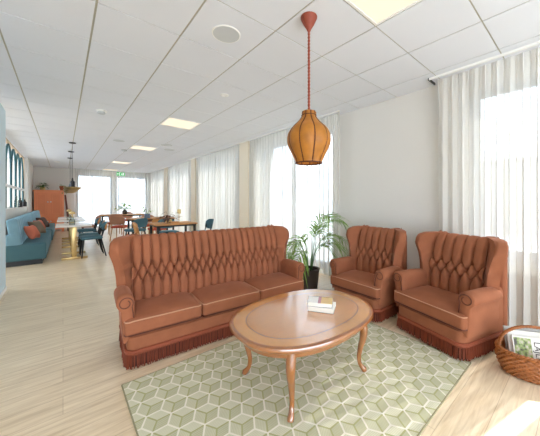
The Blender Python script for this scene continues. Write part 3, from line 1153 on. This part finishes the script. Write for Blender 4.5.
# ------------------------------------------------------------------ wicker basket with newspapers
bk = empty('wicker_basket', (2.66, 0.265, 0.0), math.radians(-58), 'round-ended brown wicker basket with arched handle on the floor beside the armchair', 'basket')
SX, SY = 0.225, 0.155
def basket_r(z):
    return 0.80 + 0.24 * math.sin(min(1, z / 0.15) * PI / 2) - 0.03 * max(0, z - 0.10) / 0.08
vs, fs = [], []
nz, nk = 44, 216
for j in range(nz + 1):
    z = 0.006 + 0.175 * j / nz
    for k in range(nk):
        a = 2 * PI * k / nk
        stake = math.sin(a * 27) * (1 if int(j / 4) % 2 else -1)
        rowp = abs(math.sin(PI * j / 4))
        r = basket_r(z) + 0.05 * stake * rowp - 0.012 * (1 - rowp)
        vs.append((SX * r * math.cos(a), SY * r * math.sin(a), z))
for j in range(nz):
    for k in range(nk):
        fs.append((j * nk + k, j * nk + (k + 1) % nk, (j + 1) * nk + (k + 1) % nk, (j + 1) * nk + k))
off = len(vs)
for j in range(9):                                      # inner face
    z = 0.18 - 0.165 * j / 8
    for k in range(nk):
        a = 2 * PI * k / nk
        r = basket_r(z) - 0.06
        vs.append((SX * r * math.cos(a), SY * r * math.sin(a), z))
for j in range(8):
    for k in range(nk):
        fs.append((off + j * nk + k, off + j * nk + (k + 1) % nk, off + (j + 1) * nk + (k + 1) % nk, off + (j + 1) * nk + k))
fs.append(tuple(off + 8 * nk + k for k in range(nk)))
fs.append(tuple(range(nk - 1, -1, -1)))
link('basket_body', vs, fs, M['wicker'], bk, True)
rm = MB()
for ph in (0, PI):
    rm.tube([(SX * 1.0 * math.cos(t) * (1 + .025 * math.cos(30 * t + ph)), SY * 1.0 * math.sin(t) * (1 + .03 * math.cos(30 * t + ph)), 0.184 + 0.007 * math.sin(30 * t + ph)) for t in np.linspace(0, 2 * PI, 240, endpoint=False)], 0.0085, 7, closed=True)
rm.build('rim', M['wicker'], bk, True)
hd = MB()
for ph in (0, 2 * PI / 3, 4 * PI / 3):
    pts = []
    for k in range(121):
        t = PI * k / 120
        q = 22 * t + ph
        pts.append((SX * 0.97 * math.cos(t) * (1 + 0.02 * math.cos(q)), 0.006 * math.sin(q), 0.175 + 0.185 * math.sin(t) ** 0.8 + 0.005 * math.cos(q)))
    hd.tube(pts, 0.0065, 7)
hd.build('handle', M['wicker'], bk, True)

def rotbox(mbx, c, half, R, mi=0):
    mbx.box(tuple(-h for h in half), tuple(half), mi, Matrix.Translation(c) @ R)
bl = bk.location
def magazine(name, label, off, tilt, w_, h_, th, m, yaw):
    r = empty(name, (bl.x + off[0] + 0.012, bl.y + off[1] - 0.012, off[2]), 0, label, 'newspaper', 'papers in the wicker basket')
    r.rotation_euler = (Matrix.Rotation(yaw, 4, 'Z') @ Matrix.Rotation(tilt, 4, 'X')).to_euler()
    MB().box((-w_ / 2, -th / 2, 0), (w_ / 2, th / 2, h_)).build('sheets', m, r)
    return r
yaw = math.radians(-58)
mg1 = magazine('magazine', 'magazine with a green garden photo and dark headline letters, front of the basket', (-0.022, -0.014, 0.075), math.radians(-17), 0.28, 0.20, 0.012, M['paper'], yaw)
gp = MB()
gp.box((-0.132, -0.0072, 0.03), (-0.025, -0.0062, 0.188))
gm = mat('garden_photo', srgb(128, 134, 92), 0.5, var=0.0)
_nt = gm.node_tree
_mx = [q for q in _nt.nodes if q.type == 'MIX'][0]
_nz = [q for q in _nt.nodes if q.type == 'TEX_NOISE'][0]
_nz.inputs['Scale'].default_value = 38
_rp = _nt.nodes.new('ShaderNodeValToRGB')
_rp.color_ramp.elements[0].position = 0.36
_rp.color_ramp.elements[0].color = srgb(78, 70, 54)
_rp.color_ramp.elements[1].position = 0.66
_rp.color_ramp.elements[1].color = srgb(196, 178, 160)
_e = _rp.color_ramp.elements.new(0.5); _e.color = srgb(140, 158, 84)
_nt.links.new(_nz.outputs['Fac'], _rp.inputs[0])
_nt.links.new(_rp.outputs[0], _nt.nodes['Principled BSDF'].inputs['Base Color'])
gp.build('cover_photo', gm, mg1)
def text(body, size, parent, m, loc, rot, name='lettering'):
    cu = bpy.data.curves.new(name, 'FONT')
    cu.body = body
    cu.size = size
    cu.align_x = 'CENTER'
    cu.extrude = 0.0004
    o = bpy.data.objects.new(name, cu)
    COL.objects.link(o)
    dg = bpy.context.evaluated_depsgraph_get()
    me = bpy.data.meshes.new_from_object(o.evaluated_get(dg))
    bpy.data.objects.remove(o)
    me.materials.clear(); me.materials.append(m)
    o = bpy.data.objects.new(name, me)
    COL.objects.link(o)
    o.parent = parent
    o.location = loc
    o.rotation_euler = rot
    return o
lt = text('LAJLF', 0.056, mg1, M['ink'], (-0.008, -0.0068, 0.105), (0, 0, 0))
lt.rotation_euler = (Matrix.Rotation(PI / 2, 4, 'X') @ Matrix.Rotation(-PI / 2, 4, 'Z')).to_euler()
MB().box((0.042, -0.0070, 0.13), (0.062, -0.0062, 0.14)).build('print_mark', M['ink'], mg1)
magazine('newspaper', 'folded newspaper standing behind the garden magazine in the wicker basket', (0.0, 0.012, 0.075), math.radians(-17), 0.29, 0.225, 0.016, M['paper'], yaw)
mg3 = magazine('newspaper', 'grey printed newspaper at the back of the wicker basket', (0.024, 0.040, 0.075), math.radians(-17), 0.28, 0.235, 0.014, M['greyprint'], yaw)

# ------------------------------------------------------------------ ceiling fittings
gl = 'ceiling light panels'
labs = ['square warm ceiling light panel above the armchairs, nearest the camera', 'warm ceiling light panel in the middle of the room, second in the row',
        'warm ceiling light panel third in the row, beyond the middle of the room', 'warm ceiling light panel fourth in the row, near the far curtains', 'warm ceiling light panel last in the row, closest to the exit sign']
for (i, j), lab in zip(lights_cells, labs):
    r = empty('ceiling_light', (TX + (i + .5) * T, TY + (j + .5) * T, CEIL), 0, lab, 'ceiling light', gl)
    h = 0.294
    fb = MB()
    for lo, hi in [((-h, -h, -0.002), (h, -h + .02, .012)), ((-h, h - .02, -0.002), (h, h, .012)), ((-h, -h + .02, -0.002), (-h + .02, h - .02, .012)), ((h - .02, -h + .02, -0.002), (h, h - .02, .012))]:
        fb.box(lo, hi)
    fb.build('frame', M['white'], r)
    MB().box((-h + .02, -h + .02, 0.002), (h - .02, h - .02, .012)).build('diffuser', M['panel'], r)

def disc(name, x, y, prof, m, lab, cat, n=32):
    o = MB().lathe(prof, n).build(name, m, None, True, 30)
    o.location = (x, y, CEIL)
    return tag(o, lab, cat)
sp_ = empty('ceiling_speaker', (1.085, 2.075, CEIL), 0, 'large round grey loudspeaker grille set in the ceiling', 'speaker')
MB().lathe([(0.123, 0.0), (0.123, -0.005), (0.116, -0.008), (0.112, -0.006)], 48, cap1=False).build('rim', M['white'], sp_, True, 30)
MB().lathe([(0.114, -0.001), (0.113, -0.007), (0.05, -0.0095), (0.004, -0.0095)], 48).build('grille', M['speaker'], sp_, True, 30)
disc('ceiling_spotlight', 1.69, 3.28, [(0.055, 0), (0.055, -.006), (0.04, -.012), (0.03, -.012), (0.024, -.004), (0.003, -.004)], M['white'], 'small round white spotlight in the ceiling beyond the speaker', 'spotlight')
sd_ = empty('smoke_detector', (0.47, 5.15, CEIL), 0, 'white domed smoke detector on the ceiling, left of the light row', 'smoke detector')
MB().lathe([(0.075, 0), (0.075, -.015), (0.066, -.022)], 28).build('mounting_base', M['white'], sd_, True, 30)
MB().lathe([(0.05, -.02), (0.05, -.032), (0.056, -.036), (0.05, -.055), (0.02, -.062), (0.002, -.062)], 28).build('sensor_head', M['speaker'], sd_, True, 30)
disc('ceiling_speaker', 1.03, 7.45, [(0.12, 0), (0.12, -.006), (0.10, -.009), (0.003, -.009)], M['speaker'], 'flat round speaker grille in the ceiling before the third light panel', 'speaker')
disc('smoke_detector', 1.32, 8.65, [(0.07, 0), (0.07, -.02), (0.055, -.045), (0.02, -.05), (0.003, -.05)], M['speaker'], 'small grey detector on the ceiling between second and third light panels', 'smoke detector')
disc('ceiling_spotlight', -0.17, 12.87, [(0.08, 0), (0.08, -.01), (0.06, -.03), (0.003, -.03)], M['white'], 'small white ceiling fitting above the terracotta cupboard', 'spotlight')
for k, (x, y) in enumerate([(2.05, 7.2), (2.3, 7.8)]):
    disc('air_vent', x, y, [(0.14, 0), (0.14, -.006), (0.11, -.012), (0.10, -.004), (0.06, -.012), (0.05, -.004), (0.003, -.012)], M['speaker'],
         ['round air vent in the ceiling beside the second light panel, nearer one', 'round air vent in the ceiling near the windows, farther one'][k], 'vent')

# exit sign
ex = empty('exit_sign', (2.08, 14.55, 2.50), 0, 'green and white emergency exit sign hanging before the far curtains', 'sign')
MB().box((-0.17, -0.012, 0), (0.17, 0.012, 0.16)).build('sign_body', M['signwhite'], ex)
mb = MB().box((-0.17, -0.014, 0.0), (-0.055, -0.0125, 0.16)); mb.box((-0.03, -0.014, 0.0), (0.17, -0.0125, 0.16))
mb.build('green_field', M['green'], ex)
pm = MB()
def flat(poly, y=-0.0152):
    pm.add([(x, y, z) for x, z in poly], [tuple(range(len(poly)))])
flat([(-0.152, 0.085), (-0.115, 0.122), (-0.115, 0.098), (-0.07, 0.098), (-0.07, 0.072), (-0.115, 0.072), (-0.115, 0.048)])
flat([(0.075, 0.03), (0.135, 0.03), (0.135, 0.14), (0.075, 0.14)])
flat([(0.02, 0.115), (0.036, 0.128), (0.052, 0.115), (0.036, 0.10)])
flat([(0.022, 0.10), (0.062, 0.09), (0.058, 0.058), (0.03, 0.058)])
flat([(0.03, 0.06), (0.05, 0.06), (0.02, 0.022), (0.004, 0.03)])
flat([(0.045, 0.06), (0.06, 0.06), (0.07, 0.025), (0.055, 0.022)])
pm.build('pictogram', M['signwhite'], ex)
MB().tube([(0, 0, 0.16), (0, 0, CEIL - 2.50)], 0.012, 8).build('hanger', M['white'], ex)

# ------------------------------------------------------------------ far left: bench, cushions, tables, chairs
def bench(y0, y1, x0, x1, lab, th):
    r = empty('banquette', ((x0 + x1) / 2, (y0 + y1) / 2, 0), 0, lab, 'bench', 'blue banquettes')
    hx, hy = (x1 - x0) / 2, (y1 - y0) / 2
    MB().box((-hx + .01, -hy + .04, 0), (hx - .06, hy - .04, .10)).build('plinth', M['black'], r)
    MB().rbox((0.0, 0, .265), (hx, hy, .165), .03, crown=.015, n=10).build('seat', M['benchdark'], r, True, None, True)
    n = max(4, int((y1 - y0) / .28))
    bk_ = MB()
    for k in range(n):
        w = 2 * (hy - .012) / n
        R = Matrix.Translation((-hx + .12, -hy + .012 + w * (k + .5), .66)) @ Matrix.Rotation(math.radians(-8), 4, 'Y')
        bk_.rbox((0, 0, 0), (.08, w / 2 + .002, .285), .045, n=4, nr=4, mtx=R)
    bk_.rbox((-hx + .10, 0, .44), (.095, hy - .008, .20), .03, n=2)
    bk_.build('backrest', M['bench'], r, True)
    return r
bench(7.38, 10.6, -0.855, -0.265, 'blue velvet banquette with channelled back, nearer one along the left wall', 0)
bench(10.66, 13.9, -0.855, -0.24, 'blue velvet banquette farther along the left wall, ending by the cupboard', 0)

def cushion(x, y, z, m, s, rz, tilt, lab):
    vs, fs = [], []
    n = 14
    for sg in (1, -1):
        b = len(vs)
        for i in range(n + 1):
            for j in range(n + 1):
                u, v = i / n * 2 - 1, j / n * 2 - 1
                pin = 1 - 0.10 * (1 - abs(u)) * abs(v) - 0.0
                pin2 = 1 - 0.10 * (1 - abs(v)) * abs(u)
                h = sg * 0.075 * ((1 - u ** 4) * (1 - v ** 4)) ** 0.6
                vs.append((s * u * pin2, h, s * v * pin))
        for i in range(n):
            for j in range(n):
                a = b + i * (n + 1) + j
                q = (a, a + n + 1, a + n + 2, a + 1)
                fs.append(q if sg < 0 else q[::-1])
    mb = MB().add(vs, fs)
    o = mb.build('cushion', m, None, True, None, True)
    o.location = (x, y, z)
    o.rotation_euler = (Matrix.Rotation(rz, 4, 'Z') @ Matrix.Rotation(tilt, 4, 'X')).to_euler()
    return tag(o, lab, 'cushion', 'cushions on the banquettes')
cushion(-0.51, 7.95, .62, M['cushionorange'], .16, math.radians(70), math.radians(-25), 'orange cushion nearest the camera on the blue banquette')
cushion(-0.49, 9.0, .64, M['cushionbrown'], .185, math.radians(62), math.radians(-28), 'olive brown cushion between the two orange cushions on the banquette')
cushion(-0.50, 10.05, .62, M['cushionorange'], .16, math.radians(70), math.radians(-25), 'orange cushion farther along, between the brown and the dark cushion')
cushion(-0.47, 10.95, .645, M['cushiondark'], .18, math.radians(66), math.radians(-28), 'dark brown cushion last in the row on the banquette')

def ped_table(y, lab):
    r = empty('bistro_table', (0.19, y, 0), 0, lab, 'table', 'marble bistro tables along the banquette')
    MB().rbox((0, 0, .735), (.315, .52, .015), .008, n=2, nr=2).build('tabletop', M['marble'], r, True, None, True)
    for s in (-.38, .38):
        box_obj('foot', (-.22, s - .06, 0), (.24, s + .06, .045), M['brass'], r, .004)
        box_obj('column', (-.045, s - .03, .045), (.045, s + .03, .722), M['brass'], r, .004)
    return r
tabs = [(7.95, 'white marble bistro table on brass columns, nearest of the row by the banquette'), (9.85, 'white marble bistro table on brass columns, middle of the row by the banquette'), (11.35, 'white marble bistro table on brass columns, farthest of the row near the cupboard')]
for y, lab in tabs:
    ped_table(y, lab)

def slat_chair(loc, rz, seatm, legm, backm, lab, group, slats=True):
    r = empty('dining_chair', loc, rz, lab, 'chair', group)
    MB().rbox((0, -0.0, .445), (.215, .205, .035), .03, crown=.012, n=6).build('seat', seatm, r, True, None, True)
    for sx in (-1, 1):
        MB().tube([(sx * .17, -.15, .42), (sx * .19, -.185, 0)], [.019, .012], 8).build('leg', legm, r, True, 60)
        MB().tube([(sx * .185, .24, .66), (sx * .175, .17, .42), (sx * .195, .27, 0)], [.015, .019, .012], 8).build('leg', legm, r, True, 60)
    bk_ = MB()
    for k in range(9):
        pass
    def curved(z0, z1, th, yoff, mi=0):
        vs, fs = [], []
        n = 10
        for i in range(n + 1):
            a = -1 + 2 * i / n
            x = .225 * a
            yb = .265 - .06 * a * a + yoff
            za, zb = z0 + .06 * a ** 4, z1 - .07 * a ** 4
            for (dy, z) in ((0, za), (0, zb), (th, zb), (th, za)):
                lean = (z - .45) * .22
                vs.append((x, yb + dy + lean - .03, z))
        for i in range(n):
            for q in range(4):
                fs.append((i * 4 + q, i * 4 + (q + 1) % 4, (i + 1) * 4 + (q + 1) % 4, (i + 1) * 4 + q))
        fs += [(3, 2, 1, 0), tuple(n * 4 + q for q in range(4))]
        return MB().add(vs, fs)
    if slats:
        curved(.60, .80, .016, .014).build('backrest', backm, r, True, 50)
        curved(.59, .79, .022, -.012).build('back_pad', seatm, r, True, 50)
    else:
        curved(.53, .80, .018, .0).build('backrest', backm, r, True, 50)
    return r

tg = 'teal chairs at the marble tables'
slat_chair((0.50, 7.66, 0), math.radians(-88), M['teal'], M['black'], M['oak'], 'teal dining chair with oak back, at the nearest marble table', tg)
slat_chair((0.50, 8.28, 0), math.radians(-92), M['teal'], M['black'], M['oak'], 'teal dining chair behind the nearest teal chair, at the same marble table', tg)
slat_chair((0.52, 9.55, 0), math.radians(-90), M['teal'], M['black'], M['oak'], 'teal dining chair tucked to the middle marble table', tg)
slat_chair((0.66, 11.2, 0), math.radians(-90), M['tan'], M['black'], M['tan'], 'brown-backed dining chair at the farthest marble table', tg)

# table lamps of glass and brass on the marble tables
def glass_lamp(x, y, lab):
    r = empty('table_lamp', (x, y, .75), 0, lab, 'lamp', 'glass and brass table lamps')
    MB().lathe([(0.045, 0), (.05, .01), (.052, .10), (.03, .15), (.018, .18), (.018, .20)], 20).build('glass_body', M['bottle'], r, True, 50)
    MB().lathe([(0.012, .17), (.012, .25), (.055, .25), (.058, .26), (.05, .30), (.02, .315), (.003, .315)], 20).build('lamp_shade', M['brass'], r, True, 40)
glass_lamp(0.16, 7.72, 'glass and brass table lamp on the nearest marble table')
glass_lamp(0.13, 9.6, 'glass and brass table lamp on the middle marble table')

# three brass dish pendants over the marble tables
for y, lab in [(8.45, 'brass dish pendant with black lamp holder, nearest over the marble tables'), (9.98, 'brass dish pendant second in line over the marble tables'), (11.5, 'brass dish pendant third and farthest over the marble tables')]:
    r = empty('dish_pendant', (0.18, y, CEIL), 0, lab, 'lamp', 'brass pendants over the marble tables')
    MB().lathe([(.07, 0), (.07, -.02), (.03, -.03), (.004, -.03)], 20).build('ceiling_rose', M['black'], r, True, 40)
    zb = 1.62 - CEIL
    MB().tube([(0, 0, -.02), (0, 0, zb + .25)], .004, 6).build('cord', M['black'], r)
    MB().lathe([(.045, zb + .02), (.045, zb + .17), (.02, zb + .19), (.012, zb + .26), (.003, zb + .26)], 16).build('lamp_holder', M['black'], r, True, 40)
    MB().lathe([(.05, zb - .045), (.10, zb - .05), (.155, zb - .02), (.18, zb + .03), (.172, zb + .03), (.14, zb - .005), (.04, zb + .02)], 32).build('dish', M['brass'], r, True, 40)

# terracotta cupboard
cu = empty('cupboard', (-0.43, 14.87, 0), 0, 'terracotta painted wooden cupboard with panelled doors against the far wall', 'cupboard')
MB().box((-.46, -.26, .10), (.46, .24, 1.70)).build('body', M['pink'], cu)
cr = MB()
cr.box((-.50, -.30, 1.70), (.50, .24, 1.73)).box((-.485, -.285, 1.73), (.485, .24, 1.755))
cr.build('cornice', M['pink'], cu)
MB().box((-.475, -.275, .595), (.475, -.255, .625)).build('middle_rail', M['pink'], cu)
for s in (-1, 1):
    for z0, z1, nm in ((.64, 1.68, 'door'), (.13, .58, 'door')):
        d = MB().box((min(s * .01, s * .45), -.28, z0), (max(s * .01, s * .45), -.26, z1)).build(nm, M['pink'], cu)
        x0, x1 = sorted((s * .085, s * .375))
        q = MB()
        for lo, hi in [((x0 - .02, -.30, z0 + .08), (x0, -.28, z1 - .08)), ((x1, -.30, z0 + .08), (x1 + .02, -.28, z1 - .08)), ((x0, -.30, z0 + .08), (x1, -.28, z0 + .10)), ((x0, -.30, z1 - .10), (x1, -.28, z1 - .08))]:
            q.box(lo, hi)
        q.box((x0 + .035, -.292, z0 + .135), (x1 - .035, -.28, z1 - .135))
        q.build('door_panel', M['pinkdark'], d)
        kn = MB().tube([(s * .045, -.28, (z0 + z1) / 2 + .1), (s * .045, -.30, (z0 + z1) / 2 + .1), (s * .045, -.315, (z0 + z1) / 2 + .1), (s * .045, -.325, (z0 + z1) / 2 + .1)], [.012, .012, .026, .015], 12)
        kn.build('knob', M['marble'], d, True, 50)
    for yy in (-.22, .2):
        box_obj('foot', (s * .43 - .04, yy - .04, 0), (s * .43 + .04, yy + .04, .10), M['pink'], cu, .01)

def small_plant(name, loc, potprof, potm, leafm, lab, nl, ll, hh, trail=0.0, seed=0, cat='plant', lw=.03):
    r = empty(name, loc, 0, lab, cat)
    MB().lathe(potprof, 24).build('pot', potm, r, True, 40)
    zt = potprof[-1][1]
    rnd = random.Random(seed)
    lv = MB()
    for k in range(nl):
        az = rnd.uniform(0, 2 * PI)
        el = rnd.uniform(.15, 1.35)
        L_ = ll * rnd.uniform(.6, 1.1)
        b = Vector((0, 0, zt - .01))
        tip = Vector((math.cos(az) * math.cos(el), math.sin(az) * math.cos(el), math.sin(el))) * hh * rnd.uniform(.4, 1)
        if trail and rnd.random() < .5:
            tip = Vector((math.cos(az) * .12, math.sin(az) * .12, -trail * rnd.random()))
        lv.tube([b, b + tip * .5 + Vector((0, 0, .02)), b + tip], .0025, 4)
        d = Vector((math.cos(az), math.sin(az), rnd.uniform(-.6, .5))).normalized()
        wv = d.cross(Vector((0, 0, 1))).normalized()
        vs = []
        for q in range(5):
            u = q / 4
            c = b + tip + d * L_ * u + Vector((0, 0, -.3 * L_ * u * u))
            wd = lw * math.sin(PI * (.08 + .90 * u))
            vs += [c - wv * wd, c + Vector((0, 0, -.25 * wd)), c + wv * wd]
        fs = []
        for q in range(4):
            a = q * 3
            fs += [(a, a + 1, a + 4, a + 3), (a + 1, a + 2, a + 5, a + 4)]
        lv.add(vs, fs)
    lv.build('foliage', leafm, r, True)
    return r

small_plant('potted_plant', (-0.64, 14.72, 1.756), [(.06, 0), (.085, .02), (.085, .10), (.07, .12)], M['brass'], M['leafdark'], 'leafy green plant in a brass pot on the cupboard, end nearer the column', 30, .11, .20, seed=3, lw=.04)
small_plant('potted_plant', (-0.02, 14.68, 1.757), [(.07, 0), (.10, .13), (.105, .17), (.09, .17)], M['terracotta'], M['leaf'], 'trailing green plant in a terracotta pot on the cupboard, next to the curtain', 18, .10, .10, trail=.45, seed=5)
ps = MB().tube([(0.19, 14.72, 0.0), (0.15, 14.68, .7), (0.07, 14.62, 1.56)], [.045, .04, .03], 10).build('wooden_post', M['darkwood'], None, True, 60)
tag(ps, 'dark red-brown wooden post leaning beside the terracotta cupboard', 'post')

# ------------------------------------------------------------------ screen above the banquette
sc_ = empty('arched_screen', (-1.0, 10.7, 1.13), 0, 'dark teal arched metal screen on the sill above the blue banquette', 'screen')
y0, y1, zt = -2.9, 1.5, 1.60
fr_ = MB()
fr_.box((-.03, y0, zt - .05), (.03, y1, zt)).box((-.03, y1 - .05, 0), (.03, y1, zt)).box((-.03, y0, 0), (.03, y0 + .05, zt))
fr_.build('frame', M['palewood'], sc_)
MB().box((-.035, y0, .50), (.035, y1, .56)).build('rail', M['white'], sc_)
na = 5
wd = (y1 - y0 - .1) / na
for k in range(na):
    yc = y0 + .05 + wd * (k + .5)
    hw = wd / 2 - .02
    pts = [(0, yc - hw, 0)]
    zsp = zt - .06 - hw * 1.6
    for q in range(13):
        a = PI - PI * q / 12
        pts.append((0, yc + hw * math.cos(a), zsp + hw * 1.6 * math.sin(a)))
    pts.append((0, yc + hw, 0))
    MB().tube(pts, .022, 8).build('arch', M['screen'], sc_, True, 60)
for k, (y, m, h) in enumerate([(9.6, 'bottle', .30), (10.3, 'black', .26), (11.4, 'black', .22)]):
    o = MB().lathe([(.045, 0), (.05, .01), (.05, h * .6), (.016, h * .8), (.016, h)], 16).build('bottle', M[m], None, True, 50)
    o.location = (-0.90, y, 1.13)
    tag(o, ['clear glass bottle on the sill below the arched screen', 'dark bottle on the sill below the arched screen, beside the clear one', 'short dark bottle on the sill below the arched screen, far end'][k], 'bottle', 'bottles on the sill')

# ------------------------------------------------------------------ far right: communal tables and chairs
def long_table(x0, x1, y0, y1, topm, lab):
    r = empty('communal_table', ((x0 + x1) / 2, (y0 + y1) / 2, 0), 0, lab, 'table', 'long tables before the far windows')
    hx, hy = (x1 - x0) / 2, (y1 - y0) / 2
    box_obj('tabletop', (-hx, -hy, .72), (hx, hy, .75), topm, r, .004)
    MB().box((-hx + .03, -hy + .03, .68), (hx - .03, hy - .03, .72)).build('frame', M['black'], r)
    for sx in (-1, 1):
        for sy in (-1, 1):
            x, y = sx * (hx - .06), sy * (hy - .06)
            MB().box((x - .024, y - .024, 0), (x + .024, y + .024, .68)).build('leg', M['black'], r)
long_table(1.10, 2.65, 12.3, 13.1, M['oak'], 'long dark-framed table farthest away, in front of the far curtains')
long_table(1.55, 2.85, 9.0, 9.8, M['oak'], 'long oak-topped table in the middle, behind the sofa')
long_table(1.62, 2.6, 6.5, 7.25, M['oak'], 'oak-topped table nearest the sofa back')

cg2 = 'wooden chairs around the long tables'
chairs2 = [
    (1.52, 12.0, 0, 'tan', 'redseat', 'oak', 'tan-backed chair with red seat in front of the farthest long table'),
    (1.45, 10.2, 150, 'tan', 'redseat', 'oak', 'tan-backed chair with red seat beside the teal chair at the middle table'),
    (1.62, 8.75, 205, 'teal', 'teal', 'black', 'teal upholstered chair at the near corner of the middle table'),
    (2.2, 8.7, 185, 'oak', 'redseat', 'oak', 'oak-backed chair next to the teal chair at the middle table'),
    (1.55, 6.95, 75, 'oak', 'tan', 'oak', 'rounded oak-backed chair at the end of the nearest long table'),
    (2.3, 10.1, 0, 'tan', 'redseat', 'oak', 'tan chair on the window side of the middle table'),
    (2.2, 13.4, 0, 'tan', 'redseat', 'oak', 'tan chair behind the farthest table by the curtains'),
    (2.85, 6.9, -90, 'teal', 'teal', 'black', 'teal chair at the window end of the nearest long table'),
    (2.2, 7.5, 0, 'teal', 'teal', 'black', 'teal chair tucked behind the nearest long table'),
]
for x, y, rz, bm_, sm_, lm_, lab in chairs2:
    slat_chair((x, y, 0), math.radians(rz + 180 if y in (12.0,) else rz), M[sm_], M[lm_], M[bm_], lab, cg2, slats=False)

small_plant('potted_plant', (1.95, 12.6, .75), [(.06, 0), (.09, .04), (.09, .12), (.05, .18)], M['pot'], M['leaf'], 'leafy green plant in a brown vase on the farthest long table', 26, .16, .36, seed=8, lw=.05)
small_plant('potted_plant', (2.05, 9.25, .75), [(.08, 0), (.085, .01), (.085, .14), (.07, .14)], M['frame'], M['leaf'], 'small yellow-green plant in a grey pot on the middle long table', 10, .10, .30, seed=9, lw=.03)
small_plant('potted_plant', (2.0, 6.85, .752), [(.06, 0), (.08, .02), (.08, .08), (.06, .09)], M['brass'], M['leafpurple'], 'burgundy and green leafy plant in a low brass pot on the nearest long table', 26, .17, .22, seed=12, lw=.028)
tl = empty('table_lamp', (2.30, 7.0, .75), 0, 'slim brass table lamp with drum shade on the nearest long table', 'lamp')
MB().lathe([(.05, 0), (.05, .01), (.008, .02), (.008, .24)], 16).build('stand', M['brass'], tl, True, 40)
MB().lathe([(.045, .22), (.045, .33), (.04, .335)], 20).build('lamp_shade', M['brass'], tl, True, 40)
bx = box_obj('wooden_box', (1.98, 6.56, .75), (2.16, 6.66, .80), M['oak'], None, .005)
tag(bx, 'small oak box at the front edge of the nearest long table', 'box')
